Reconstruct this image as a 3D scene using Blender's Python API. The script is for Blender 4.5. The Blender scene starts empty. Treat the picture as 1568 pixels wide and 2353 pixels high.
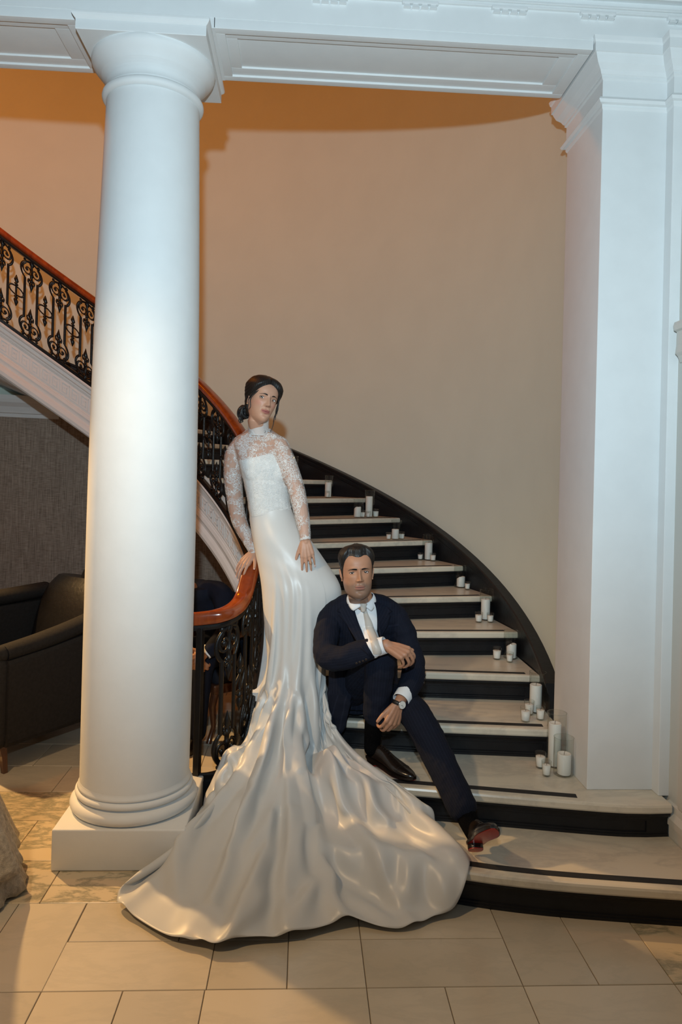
import bpy, bmesh, math, random
import numpy as np
from mathutils import Vector, Matrix, noise
from mathutils.bvhtree import BVHTree
random.seed(7); np.random.seed(7)
sc = bpy.context.scene
col = sc.collection
PI = math.pi
R_ = math.radians

# ------------------------------------------------------------------ camera
EYE = 1.6958
yaw, pitch, roll = R_(2.977), R_(0.3557), R_(1.4714)
F = Vector((math.sin(yaw)*math.cos(pitch), math.cos(yaw)*math.cos(pitch), math.sin(pitch)))
Rt = Vector((math.cos(yaw), -math.sin(yaw), 0.0))
U = Rt.cross(F)
Rc = Rt*math.cos(roll) + U*math.sin(roll)
Uc = U*math.cos(roll) - Rt*math.sin(roll)
cam = bpy.data.cameras.new('camera')
cam.sensor_fit = 'VERTICAL'; cam.sensor_height = 36.0
cam.lens = 1622.34/2353*36.0
cam.shift_y = -93.87/2353
cam.clip_start = 0.02; cam.clip_end = 60
cam_o = bpy.data.objects.new('camera', cam); col.objects.link(cam_o)
m = Matrix.Identity(4)
for i in range(3):
    m[i][0] = Rc[i]; m[i][1] = Uc[i]; m[i][2] = -F[i]
m[2][3] = EYE
cam_o.matrix_world = m
sc.camera = cam_o

# ------------------------------------------------------------------ world, lights, exposure
w = bpy.data.worlds.new('world'); sc.world = w; w.use_nodes = True
w.node_tree.nodes['Background'].inputs[0].default_value = (0.88, 0.95, 1.0, 1)
w.node_tree.nodes['Background'].inputs[1].default_value = 0.075

def light(name, kind, loc, energy, color, **kw):
    d = bpy.data.lights.new(name, kind); d.energy = energy; d.color = color
    for k, v in kw.items(): setattr(d, k, v)
    o = bpy.data.objects.new(name, d); col.objects.link(o); o.location = loc
    return o
def aim(o, target):
    o.rotation_euler = (Vector(target) - o.location).to_track_quat('-Z', 'Y').to_euler()

# the photographer's flash, a hand's width above the lens, tilted up
flash = light('camera_flash', 'SPOT', (-0.05, -0.05, 2.15), 412, (0.73, 0.92, 1.02), spot_size=R_(112), spot_blend=0.85, shadow_soft_size=0.03)
aim(flash, (0.30, 3.2, 3.1))
# tungsten chandelier up in the stair well
light('stairwell_chandelier', 'POINT', (-2.6, 4.6, 5.0), 90, (1.0, 0.26, 0.0), shadow_soft_size=0.12)
# added warm fill spot for floor and train, left of the photographer, no fixture there
hall = light('hall_warm_fill', 'SPOT', (-1.75, 1.05, 3.4), 190, (1.0, 0.68, 0.37), spot_size=R_(72), spot_blend=0.7, shadow_soft_size=0.10)
aim(hall, (-0.5, 2.9, 0.3))

# ceiling downlight of the lounge under the stair, out of frame on the left
lounge = light('lounge_downlight', 'SPOT', (-2.55, 4.55, 2.55), 400, (1.0, 0.60, 0.24), spot_size=R_(76), spot_blend=0.5, shadow_soft_size=0.04)
aim(lounge, (-1.25, 3.15, 0.0))

sc.view_settings.view_transform = 'Standard'
sc.view_settings.look = 'None'
sc.view_settings.exposure = 0.0
sc.view_settings.gamma = 1.0
sc.view_settings.use_curve_mapping = False

# ------------------------------------------------------------------ helpers
def tag(o, label=None, cat=None, group=None, kind=None):
    if label: o['label'] = label
    if cat: o['category'] = cat
    if group: o['group'] = group
    if kind: o['kind'] = kind
    return o
def empty(name, loc=(0, 0, 0), rz=0.0):
    o = bpy.data.objects.new(name, None); col.objects.link(o)
    o.location = loc; o.rotation_euler = (0, 0, rz); o.empty_display_size = 0.1
    return o
def mesh(name, verts, faces, mats=None, smooth=False, fm=None):
    me = bpy.data.meshes.new(name)
    me.from_pydata([tuple(v) for v in verts], [], [tuple(f) for f in faces])
    if mats is not None:
        for mt in (mats if isinstance(mats, (list, tuple)) else [mats]): me.materials.append(mt)
    if fm is not None: me.polygons.foreach_set('material_index', fm)
    if smooth: me.polygons.foreach_set('use_smooth', [True]*len(me.polygons))
    me.validate(); me.update()
    return me
def ob(name, me, parent=None, loc=None, rot=None):
    o = bpy.data.objects.new(name, me); col.objects.link(o)
    if loc is not None: o.location = loc
    if rot is not None: o.rotation_euler = rot
    if parent is not None:
        o.parent = parent
        o.matrix_parent_inverse = parent_world(parent).inverted()
    return o
def parent_world(p):
    mm = Matrix.LocRotScale(p.location, p.rotation_euler, p.scale)
    if p.parent: return parent_world(p.parent) @ p.matrix_parent_inverse @ mm
    return mm
class MB:
    """collects shapes into one mesh"""
    def __init__(s): s.v = []; s.f = []; s.m = []; s.sm = []
    def add(s, verts, faces, mi=0, smooth=False):
        b = len(s.v); s.v += [tuple(p) for p in verts]
        for f in faces: s.f.append(tuple(i+b for i in f)); s.m.append(mi); s.sm.append(smooth)
        return s
    def box(s, x0, x1, y0, y1, z0, z1, mi=0, bev=0.0):
        if bev <= 0:
            v = [(x, y, z) for x in (x0, x1) for y in (y0, y1) for z in (z0, z1)]
            return s.add(v, [(0, 1, 3, 2), (4, 6, 7, 5), (0, 4, 5, 1), (2, 3, 7, 6), (0, 2, 6, 4), (1, 5, 7, 3)], mi)
        bm = bmesh.new(); bmesh.ops.create_cube(bm, size=1)
        for v in bm.verts: v.co = Vector(((x0+x1)/2+v.co.x*(x1-x0), (y0+y1)/2+v.co.y*(y1-y0), (z0+z1)/2+v.co.z*(z1-z0)))
        bmesh.ops.bevel(bm, geom=bm.edges[:], offset=bev, segments=3, affect='EDGES', profile=0.6)
        bm.verts.index_update()
        s.add([v.co[:] for v in bm.verts], [[v.index for v in f.verts] for f in bm.faces], mi, True); bm.free(); return s
    def loft(s, rings, closed=True, caps=True, mi=0, smooth=True, loop=False):
        n = len(rings[0]); v = [p for r in rings for p in r]; f = []
        K = len(rings)
        for i in range(K if loop else K-1):
            i2 = (i+1) % K
            for j in range(n if closed else n-1):
                j2 = (j+1) % n
                f.append((i*n+j, i*n+j2, i2*n+j2, i2*n+j))
        s.add(v, f, mi, smooth)
        if caps and not loop:
            s.add(rings[0], [tuple(range(n))[::-1]], mi, False); s.add(rings[-1], [tuple(range(n))], mi, False)
        return s
    def lathe(s, prof, n=32, c=(0, 0), mi=0, smooth=True, caps=True):
        rings = [[(c[0]+r*math.cos(2*PI*j/n), c[1]+r*math.sin(2*PI*j/n), z) for j in range(n)] for r, z in prof]
        return s.loft(rings, True, caps, mi, smooth)
    def tube(s, pts, rad, n=8, mi=0, caps=True, up=None, flat=1.0):
        pts = [Vector(p) for p in pts]; K = len(pts)
        if not isinstance(rad, (list, tuple, np.ndarray)): rad = [rad]*K
        rings = []; N = None
        for i in range(K):
            t = (pts[min(i+1, K-1)]-pts[max(i-1, 0)])
            if t.length < 1e-9: t = Vector((0, 0, 1))
            t.normalize()
            if N is None:
                a = Vector(up) if up else (Vector((0, 0, 1)) if abs(t.z) < .9 else Vector((1, 0, 0)))
                N = (a - t*a.dot(t)).normalized()
            else:
                N = (N - t*N.dot(t)); N = N.normalized() if N.length > 1e-6 else t.orthogonal().normalized()
            B = t.cross(N)
            rings.append([pts[i]+(N*math.cos(2*PI*j/n)+B*flat*math.sin(2*PI*j/n))*rad[i] for j in range(n)])
        return s.loft(rings, True, caps, mi, True)
    def sphere(s, c, r, n=12, m2=8, mi=0, sx=1, sy=1, sz=1):
        c = Vector(c); v = [c+Vector((0, 0, r*sz))]; f = []
        for i in range(1, m2):
            t = PI*i/m2
            v += [c+Vector((r*sx*math.sin(t)*math.cos(2*PI*j/n), r*sy*math.sin(t)*math.sin(2*PI*j/n), r*sz*math.cos(t))) for j in range(n)]
        v.append(c-Vector((0, 0, r*sz)))
        for j in range(n): f.append((0, 1+j, 1+(j+1) % n)); f.append((len(v)-1, 1+(m2-2)*n+(j+1) % n, 1+(m2-2)*n+j))
        for i in range(m2-2):
            for j in range(n):
                a = 1+i*n; f.append((a+j, a+n+j, a+n+(j+1) % n, a+(j+1) % n))
        return s.add(v, f, mi, True)
    def mesh(s, name, mats, fn=None):
        v = [fn(p) for p in s.v] if fn else s.v
        me = mesh(name, v, s.f, mats, False, s.m)
        if len(me.polygons) == len(s.sm): me.polygons.foreach_set('use_smooth', s.sm)
        return me
    def build(s, name, mats, parent=None, fn=None, loc=None, rot=None):
        return ob(name, s.mesh(name, mats, fn), parent, loc, rot)
def catmull(pts, n):
    """n samples of a smooth curve through pts (arrays of any width)"""
    P = np.array(pts, float)
    K = len(P)
    d = np.concatenate([[0], np.cumsum(np.maximum(1e-6, np.linalg.norm(np.diff(P[:, :min(3, P.shape[1])], axis=0), axis=1)))]); d /= d[-1]
    t = np.linspace(0, 1, n); out = np.zeros((n, P.shape[1]))
    m_ = np.zeros_like(P)
    for i in range(K):
        a, b = max(i-1, 0), min(i+1, K-1)
        m_[i] = (P[b]-P[a])/max(1e-9, d[b]-d[a])
    for q, x in enumerate(t):
        i = min(K-2, max(0, int(np.searchsorted(d, x, side='right'))-1)); h = d[i+1]-d[i]; u = (x-d[i])/h
        out[q] = (2*u**3-3*u*u+1)*P[i]+(u**3-2*u*u+u)*h*m_[i]+(-2*u**3+3*u*u)*P[i+1]+(u**3-u*u)*h*m_[i+1]
    return out
def resample(poly, n):
    P = np.array(poly, float); d = np.concatenate([[0], np.cumsum(np.linalg.norm(np.diff(P, axis=0), axis=1))])
    t = np.linspace(0, d[-1], n)
    return np.stack([np.interp(t, d, P[:, k]) for k in range(P.shape[1])], 1)
def sstep(a, b, x):
    t = min(1, max(0, (x-a)/(b-a))); return t*t*(3-2*t)

# ------------------------------------------------------------------ materials
def mat(name, color=(.8, .8, .8), rough=.5, spec=.5, metal=0.0, **kw):
    mt = bpy.data.materials.new(name); mt.use_nodes = True
    b = mt.node_tree.nodes['Principled BSDF']
    b.inputs['Base Color'].default_value = (*color, 1); b.inputs['Roughness'].default_value = rough
    b.inputs['Specular IOR Level'].default_value = spec; b.inputs['Metallic'].default_value = metal
    for k, v in kw.items(): b.inputs[k].default_value = v
    return mt
def nd(mt, t, **kw):
    n = mt.node_tree.nodes.new(t)
    for k, v in kw.items():
        if k in n.inputs: n.inputs[k].default_value = v
        else: setattr(n, k, v)
    return n
def lk(mt, a, b): mt.node_tree.links.new(a, b)
def bsdf(mt): return mt.node_tree.nodes['Principled BSDF']
def coords(mt, kind='Object', scale=(1, 1, 1), rot=(0, 0, 0)):
    tc = nd(mt, 'ShaderNodeTexCoord'); mp = nd(mt, 'ShaderNodeMapping'); mp.inputs['Scale'].default_value = scale; mp.inputs['Rotation'].default_value = rot
    lk(mt, tc.outputs[kind], mp.inputs['Vector']); return mp.outputs['Vector']
def ramp(mt, fac, stops):
    r = nd(mt, 'ShaderNodeValToRGB'); e = r.color_ramp.elements
    while len(e) < len(stops): e.new(0.5)
    for q, (p, c) in zip(e, stops): q.position = p; q.color = (*c, 1) if len(c) == 3 else c
    lk(mt, fac, r.inputs['Fac']); return r.outputs['Color']
def bump(mt, h, strength=.3, dist=.01):
    n = nd(mt, 'ShaderNodeBump'); n.inputs['Strength'].default_value = strength; n.inputs['Distance'].default_value = dist
    lk(mt, h, n.inputs['Height']); lk(mt, n.outputs['Normal'], bsdf(mt).inputs['Normal']); return n
def painted(name, color, rough=.5, var=.04, bstr=.15, scale=14, spec=.4):
    mt = mat(name, color, rough, spec)
    v = coords(mt)
    n = nd(mt, 'ShaderNodeTexNoise', Scale=scale, Detail=5.0); lk(mt, v, n.inputs['Vector'])
    c2 = tuple(max(0, c*(1-var)) for c in color)
    lk(mt, ramp(mt, n.outputs['Fac'], [(.35, c2), (.65, color)]), bsdf(mt).inputs['Base Color'])
    n2 = nd(mt, 'ShaderNodeTexNoise', Scale=scale*4, Detail=3.0); lk(mt, v, n2.inputs['Vector'])
    bump(mt, n2.outputs['Fac'], bstr, .004)
    return mt
def marble(name, base, dark, vein, rough=.25, scale=2.2, rot=.6, amount=.5, warm=None):
    mt = mat(name, base, rough, .5)
    tc = nd(mt, 'ShaderNodeTexCoord'); oi = nd(mt, 'ShaderNodeObjectInfo')
    sc_ = nd(mt, 'ShaderNodeVectorMath', operation='SCALE'); sc_.inputs['Scale'].default_value = 17.0
    cx = nd(mt, 'ShaderNodeCombineXYZ'); lk(mt, oi.outputs['Random'], cx.inputs[0]); lk(mt, oi.outputs['Random'], cx.inputs[1]); lk(mt, cx.outputs[0], sc_.inputs[0])
    ad = nd(mt, 'ShaderNodeVectorMath', operation='ADD'); lk(mt, tc.outputs['Object'], ad.inputs[0]); lk(mt, sc_.outputs[0], ad.inputs[1])
    mp = nd(mt, 'ShaderNodeMapping'); mp.inputs['Rotation'].default_value = (0, 0, rot); mp.inputs['Scale'].default_value = (1, 2.4, 1.5); lk(mt, ad.outputs[0], mp.inputs['Vector'])
    n = nd(mt, 'ShaderNodeTexNoise', Scale=scale, Detail=8.0, Roughness=.66, Distortion=.35); lk(mt, mp.outputs[0], n.inputs['Vector'])
    n2 = nd(mt, 'ShaderNodeTexNoise', Scale=scale*.6, Detail=3.0); lk(mt, ad.outputs[0], n2.inputs['Vector'])
    c1 = ramp(mt, n2.outputs['Fac'], [(.3, dark), (.7, base)])
    vm = ramp(mt, n.outputs['Fac'], [(.44, (0, 0, 0)), (.505, (amount,)*3), (.56, (0, 0, 0))])
    mx = nd(mt, 'ShaderNodeMixRGB'); lk(mt, vm, mx.inputs['Fac']); lk(mt, c1, mx.inputs['Color1']); mx.inputs['Color2'].default_value = (*vein, 1)
    hv = nd(mt, 'ShaderNodeHueSaturation'); lk(mt, mx.outputs[0], hv.inputs['Color'])
    mr = nd(mt, 'ShaderNodeMapRange'); lk(mt, oi.outputs['Random'], mr.inputs['Value']); mr.inputs['To Min'].default_value = .90; mr.inputs['To Max'].default_value = 1.06
    lk(mt, mr.outputs[0], hv.inputs['Value']); lk(mt, hv.outputs[0], bsdf(mt).inputs['Base Color'])
    return mt

M = {}
M['white'] = painted('white_paint', (.745, .765, .765), .6, .03, .12, 9, .25)
M['wall'] = painted('cream_wall_paint', (.745, .82, .72), .75, .03, .06, 3, .2)
M['greywall'] = painted('grey_white_wall_paint', (.60, .60, .56), .6, .03, .05, 4, .2)
M['tread'] = marble('tread_marble', (.72, .66, .54), (.63, .58, .47), (.36, .34, .30), .28, 1.8, .2, .35)
M['tile'] = marble('floor_marble', (.58, .52, .42), (.51, .45, .35), (.36, .34, .28), .24, 2.6, .9, .20)
M['tile_vein'] = marble('veined_floor_marble', (.60, .51, .37), (.53, .44, .30), (.26, .25, .18), .24, 3.4, .95, .9)
M['grout'] = mat('grout', (.33, .27, .19), .9)
M['darkceil'] = painted('dark_ceiling_plaster', (.30, .24, .17), .9, .05, .05, 3, .1)  # unseen ceiling, coloured dark so it bounces less light
M['blackpaint'] = painted('black_stair_paint', (.008, .009, .0115), .42, .3, .25, 12, .35)
M['strip'] = mat('black_grip_tape', (.012, .012, .013), .75)
M['iron'] = painted('black_iron_enamel', (.006, .006, .007), .34, .3, .2, 30, .4)
def wood(name, c1, c2, rough=.18, scale=3, coat=.6):
    mt = mat(name, c1, rough, .5); v = coords(mt, 'Object', (1, 1, .4))
    n = nd(mt, 'ShaderNodeTexNoise', Scale=scale*5, Detail=6.0, Distortion=1.2); lk(mt, v, n.inputs['Vector'])
    lk(mt, ramp(mt, n.outputs['Fac'], [(.35, c2), (.65, c1)]), bsdf(mt).inputs['Base Color'])
    bsdf(mt).inputs['Coat Weight'].default_value = coat; bsdf(mt).inputs['Coat Roughness'].default_value = .08
    return mt
M['mahogany'] = wood('mahogany', (.33, .058, .010), (.20, .030, .006))
M['darkwood'] = wood('dark_walnut', (.09, .032, .014), (.05, .018, .009), .3)

# ------------------------------------------------------------------ the stair's plan
CX, CY = -1.936, 4.1407
RISE = .15; DPHI = 7.4546; A4 = -4.041
RI, RO, RW = 1.70, 3.295, 3.34
def ak(k): return A4 + DPHI*(k-4)
def ka(a): return 4 + (a-A4)/DPHI
def pol(r, a, z=0.0): return (CX+r*math.cos(R_(a)), CY+r*math.sin(R_(a)), z)
# ================================================================== SETTING
# ---- floor with its marble tiles
floor = empty('floor', (0, 0, 0)); tag(floor, kind='structure')
MB().box(-4.8, 2.2, -1.5, 9, -.12, -.006).build('floor_bed', M['grout'], floor)
tile_cache = {}
def tile(x0, x1, y0, y1, vein=False):
    g = .0016; wx, wy = round(x1-x0-2*g, 3), round(y1-y0-2*g, 3)
    key = (wx, wy, vein)
    if key not in tile_cache:
        b = MB(); e = .0015
        ring = lambda i, z: [(-wx/2+i, -wy/2+i, z), (wx/2-i, -wy/2+i, z), (wx/2-i, wy/2-i, z), (-wx/2+i, wy/2-i, z)]
        b.loft([ring(0, -.02), ring(0, -e), ring(e, 0)], True, True, 0, False)
        tile_cache[key] = b.mesh('tile', M['tile_vein' if vein else 'tile'])
    o = ob('tile', tile_cache[key], floor, ((x0+x1)/2, (y0+y1)/2, 0))
XJ = [-1.86, -1.60, -1.335, -1.07, -.807, -.546, -.281, -.013, .251, .513, .779, 1.04, 1.30, 1.565, 1.83]
def row(y0, y1, xs, vein=False):
    for a, b in zip(xs[:-1], xs[1:]): tile(a, b, y0, y1, vein)
for q in range(5):
    xs = XJ if q % 2 else [XJ[0], XJ[2], XJ[3], XJ[5], XJ[7], XJ[8], XJ[10], XJ[12], XJ[13], XJ[14]]
    if q < 4: row(1.117+.245*q, 1.117+.245*(q+1), xs)
row(2.097, 2.342, [XJ[0], XJ[2], XJ[4], XJ[5], XJ[6], XJ[8], XJ[9], XJ[10], XJ[12], XJ[14]])
row(2.342, 2.587, [-.807, -.277, -.013, .251, .779])
row(2.587, 2.816, [-.803, -.41, -.013, .251, .779])
for a, b in ((-1.86, -1.60), (-1.60, -1.335), (-1.335, -1.064), (-1.064, -.805)): tile(a, b, 2.342, 2.816)
for a, b in ((.779, 1.04), (1.04, 1.30), (1.30, 1.565), (1.565, 1.83)): tile(a, b, 2.342, 2.83, a > 1.29)
row(2.816, 3.121, [-2.0, -1.50, -.987, -.54, -.05, .45, .95], True)
row(3.121, 3.476, [-2.3, -1.75, -1.235, -.72, -.2], True)
row(3.476, 3.784, [-2.6, -1.95, -.9, -.2], True)
for q in range(9):
    xs = [-3.35, -2.8, -2.27, -1.75, -1.28, -.8, -.3, .2] if q % 2 == 0 else [-3.3, -2.55, -2.0, -1.5, -1.0, -.55, -.05, .2]
    row(3.784+.327*q, 3.784+.327*(q+1), xs)

# ---- curved stair well wall
def shell(name, r0, r1, a0, a1, z0, z1, mt, n=120, **kw):
    b = MB(); rings = []
    for i in range(n+1):
        a = a0+(a1-a0)*i/n
        rings.append([pol(r0, a, z0), pol(r0, a, z1), pol(r1, a, z1), pol(r1, a, z0)])
    b.loft(rings, True, True, 0, True)
    o = b.build(name, mt)
    me = o.data
    if hasattr(me, 'set_sharp_from_angle'): me.set_sharp_from_angle(angle=R_(40))
    return o
tag(shell('wall_back', RW, RW+.14, -9.7, 215, 0, 6.2, M['wall']), kind='structure')
b = MB(); b.lathe([(RW+.15, 6.2), (RW+.15, 6.3)], 90, (CX, CY), 0, False); tag(b.build('ceiling', M['darkceil']), kind='structure')

# lower wall under the stair, woven grass cloth, with a white cornice
g = mat('grass_cloth', (.34, .28, .23), .9, .1)
v = coords(g, 'Object', (1, 1, 1)); wv = nd(g, 'ShaderNodeTexNoise', Scale=1.0, Detail=4.0)
mp = nd(g, 'ShaderNodeMapping'); mp.inputs['Scale'].default_value = (18, 18, 240); lk(g, v, mp.inputs[0]); lk(g, mp.outputs[0], wv.inputs['Vector'])
wv2 = nd(g, 'ShaderNodeTexNoise', Scale=1.0, Detail=3.0); mp2 = nd(g, 'ShaderNodeMapping'); mp2.inputs['Scale'].default_value = (160, 160, 6); lk(g, v, mp2.inputs[0]); lk(g, mp2.outputs[0], wv2.inputs['Vector'])
ad = nd(g, 'ShaderNodeMath', operation='ADD'); lk(g, wv.outputs['Fac'], ad.inputs[0]); lk(g, wv2.outputs['Fac'], ad.inputs[1])
hf = nd(g, 'ShaderNodeMath', operation='MULTIPLY'); lk(g, ad.outputs[0], hf.inputs[0]); hf.inputs[1].default_value = .5
lk(g, ramp(g, hf.outputs[0], [(.38, (.22, .175, .14)), (.62, (.46, .38, .31))]), bsdf(g).inputs['Base Color'])
M['grass'] = g
b = MB(); rings = []
for a in np.linspace(30, 200, 110):
    zt = min(2.22, RISE*ka(a)-.36) if a < 122 else 2.22
    rings.append([pol(3.17, a, 0), pol(3.17, a, zt), pol(3.24, a, zt), pol(3.24, a, 0)])
b.loft(rings, True, True, 0, False); tag(b.build('wall_under_stair', M['grass']), kind='structure')
b = MB()
prof = [(3.19, 2.19), (3.15, 2.19), (3.145, 2.225), (3.12, 2.23), (3.115, 2.25), (3.10, 2.29), (3.06, 2.33), (3.05, 2.36), (3.05, 2.40), (3.19, 2.40)]
b.loft([[pol(r, a, z) for r, z in prof] for a in np.linspace(100, 200, 80)], True, True, 0, False)
tag(b.build('trim_1', M['white']), kind='structure')

# ---- right wall, baseboard, door casing
wallr = MB().box(1.665, 1.80, -1.5, 3.14, 0, 4.6).build('wall_right', M['greywall']); tag(wallr, kind='structure')
b = MB()
for y0, y1 in ((-1.5, 3.075),):
    pr = [(1.666, .0), (1.640, .0), (1.640, .20), (1.632, .205), (1.632, .235), (1.648, .26), (1.652, .285), (1.666, .29)]
    b.loft([[(x, y, z+.0) for x, z in pr] for y in (y0, y1)], True, True, 0, False)
tag(b.build('baseboard_right', M['greywall']), kind='structure')
dr = empty('door_1', (1.64, 2.4, 0)); tag(dr, kind='structure')
b = MB(); b.box(1.652, 1.667, 2.868, 2.985, .29, 2.24, 0, .004); b.box(1.652, 1.667, 1.75, 1.865, .0, 2.24, 0, .004); b.build('door_casing', M['greywall'], dr)
b = MB(); pr = [(1.667, 2.235), (1.652, 2.235), (1.640, 2.262), (1.628, 2.275), (1.632, 2.31), (1.633, 2.37), (1.620, 2.376), (1.616, 2.395), (1.622, 2.412), (1.667, 2.42)]
b.loft([[(x, y, z) for x, z in pr] for y in (1.68, 3.045)], True, True, 0, False); b.build('door_cap', M['greywall'], dr)
b = MB(); b.box(1.655, 1.667, 1.865, 2.868, 0, 2.24); b.build('door_leaf', M['white'], dr)

# ---- beam over the opening
beam = empty('trim_2', (0, 3.3, 3.63)); tag(beam, kind='structure')
BZ, BF, BB = 3.632, 3.09, 3.505
b = MB(); b.box(-4.2, 1.70, BF, BB, BZ+.045, 4.6); b.build('beam_core', M['white'], beam)
# frame of the soffit panels (stepped recess)
def soffit(x0, x1):
    b = MB(); d = .045
    def frame(X0, X1, Y0, Y1, x0_, x1_, y0_, y1_, z0, z1):
        b.box(X0, X1, Y0, y0_, z0, z1, 0, .002); b.box(X0, X1, y1_, Y1, z0, z1, 0, .002)
        b.box(X0, x0_, y0_, y1_, z0, z1, 0, .002); b.box(x1_, X1, y0_, y1_, z0, z1, 0, .002)
    frame(x0, x1, BF+.002, BB-.002, x0+.045, x1-.055, BF+.042, BB-.040, BZ, BZ+.047)
    frame(x0+.04, x1-.05, BF+.038, BB-.036, x0+.095, x1-.125, BF+.088, BB-.098, BZ+.010, BZ+.05)
    b.box(x0+.09, x1-.12, BF+.08, BB-.09, BZ+.019, BZ+.05, 0, .001)
    b.build('soffit_panel', M['white'], beam)
soffit(-.445, 1.245); soffit(-2.7, -1.03); soffit(-4.2, -2.72)
b = MB(); b.box(-1.04, -.44, BF+.002, BB-.002, BZ-.001, BZ+.05); b.build('column_seat', M['white'], beam)
# taenia, regulae with pegs
b = MB(); b.box(-4.2, 1.665, BF-.014, BF+.01, 3.792, 3.808, 0, .002); b.box(-4.2, 1.665, BF-.022, BF+.01, 3.808, 3.818, 0, .002); b.build('taenia', M['white'], beam)
reg = MB(); reg.box(-.08, .08, -.018, .005, -.006, .008, 0, .002); regm = reg.mesh('regula', M['white'])
pg = MB(); pg.loft([[(sx*wd, y, z) for sx, y in ((-1, .004), (1, .004), (1, -.014-.004*q), (-1, -.014-.004*q))] for q, (z, wd) in enumerate(((-.003, .010), (-.022, .016)))], True, True, 0, False); pgm = pg.mesh('peg', M['white'])
for i in range(-7, 4):
    cx = .457+.4*i
    rg = ob('regula', regm, beam, (cx, BF, 3.786))
    for q in (-.058, -.02, .02, .058): ob('peg', pgm, rg, (cx+q, BF, 3.786))
# cornice with scroll band above
b = MB(); pr = [(BF+.01, 3.852), (BF-.03, 3.852), (BF-.04, 3.868), (BF-.04, 3.93), (BF-.06, 3.94), (BF-.10, 3.99), (BF-.12, 4.05), (BF+.01, 4.08)]
b.loft([[(x, y, z) for y, z in pr] for x in (-4.2, 1.665)], True, True, 0, False); b.build('cornice', M['white'], beam)
rs = MB(); tor = [[(.028*math.cos(t)+.006*math.cos(s)*math.cos(t), .004*math.sin(s)-.003, .028*math.sin(t)+.006*math.cos(s)*math.sin(t)) for s in np.linspace(0, 2*PI, 6, endpoint=False)] for t in np.linspace(0, 2*PI, 20, endpoint=False)]
rs.loft(tor, True, False, 0, True, loop=True); rs.sphere((0, -.002, 0), .013, 10, 6, 0, 1, .6, 1)
rs.tube([(.03*math.cos(t)+.03, -.003, .02*math.sin(t)) for t in np.linspace(.4, 2.6, 8)], .004, 6)
rsm = rs.mesh('cornice_scroll', M['white'])
for i in range(30): ob('cornice_scroll', rsm, beam, (1.62-.064*i, BF-.043, 3.898))

# ---- pilasters with capitals
def pilaster(name, x0, x1, y0, y1, z0, left=1, back=1, label=''):
    t = empty(name, ((x0+x1)/2, (y0+y1)/2, z0)); tag(t, label, 'pilaster')
    MB().box(x0, x1, y0, y1, z0, 3.40, 0, .004).build('shaft', M['white'], t)
    prof = [(0, 3.395), (.006, 3.405), (.006, 3.416), (.020, 3.420), (.028, 3.432), (.020, 3.444), (.006, 3.448), (.004, 3.456), (.004, 3.528), (.012, 3.534), (.012, 3.545), (.018, 3.549),
            (.026, 3.565), (.045, 3.585), (.056, 3.610), (.060, 3.622), (.066, 3.624), (.066, 3.664), (.072, 3.672), (.076, 3.690), (.070, 3.694), (0, 3.70)]
    rings = [[(x0-e*left, y0-e, z), (x1, y0-e, z), (x1, y1+e*back, z), (x0-e*left, y1+e*back, z)] for e, z in prof]
    b = MB(); b.loft(rings, True, True, 0, False); b.build('capital', M['white'], t)
    return t
pilaster('pilaster', 1.317, 1.625, 3.146, 3.585, .3, 1, 1, 'tall square white pilaster standing on the second marble step')
pilaster('pilaster', 1.618, 1.70, 3.085, 3.30, .3, .9, 0, 'narrow white corner pilaster against the right wall')

# ---- round column
cl = empty('column', (-.7434, 3.3141, 0)); tag(cl, 'thick round white column on a square plinth', 'column')
c0 = (-.7434, 3.3141)
b = MB(); b.box(c0[0]-.279, c0[0]+.279, c0[1]-.279, c0[1]+.279, 0, .175, 0, .008); b.build('plinth', M['white'], cl)
tor = lambda r, z0, z1, e, n=8: [(r-e+e*math.sin(PI*i/n), z0+(z1-z0)*(1-math.cos(PI*i/n))/2) for i in range(n+1)]
b = MB(); b.lathe([(.02, .172)]+tor(.283, .174, .232, .035)+[(.250, .236)]+tor(.262, .238, .270, .018)+[(.252, .274), (.250, .284), (.245, .292), (.244, .30)], 72, c0); b.build('base', M['white'], cl)
sh = catmull([(.2435, .30), (.2445, .86), (.2425, 1.68), (.2325, 2.47), (.2120, 3.28), (.2095, 3.375)], 40)
b = MB(); b.lathe([tuple(q) for q in sh], 72, c0); b.build('shaft', M['white'], cl)
b = MB(); b.lathe([(.20, 3.372)]+tor(.229, 3.378, 3.416, .019)+[(.215, 3.42), (.211, 3.425), (.211, 3.468), (.218, 3.470), (.219, 3.476), (.225, 3.478), (.226, 3.484), (.232, 3.486), (.234, 3.492), (.256, 3.515), (.272, 3.535), (.279, 3.552), (.276, 3.564)], 72, c0); b.build('capital', M['white'], cl)
b = MB()
rr = lambda h, z: [(c0[0]-h, c0[1]-h, z), (c0[0]+h, c0[1]-h, z), (c0[0]+h, c0[1]+h, z), (c0[0]-h, c0[1]+h, z)]
b.loft([rr(.274, 3.5625), rr(.2755, 3.565), rr(.2755, 3.606), rr(.280, 3.610), rr(.287, 3.618), rr(.290, 3.626), rr(.290, 3.634)], True, True, 0, False); b.build('abacus', M['white'], cl)

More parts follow.
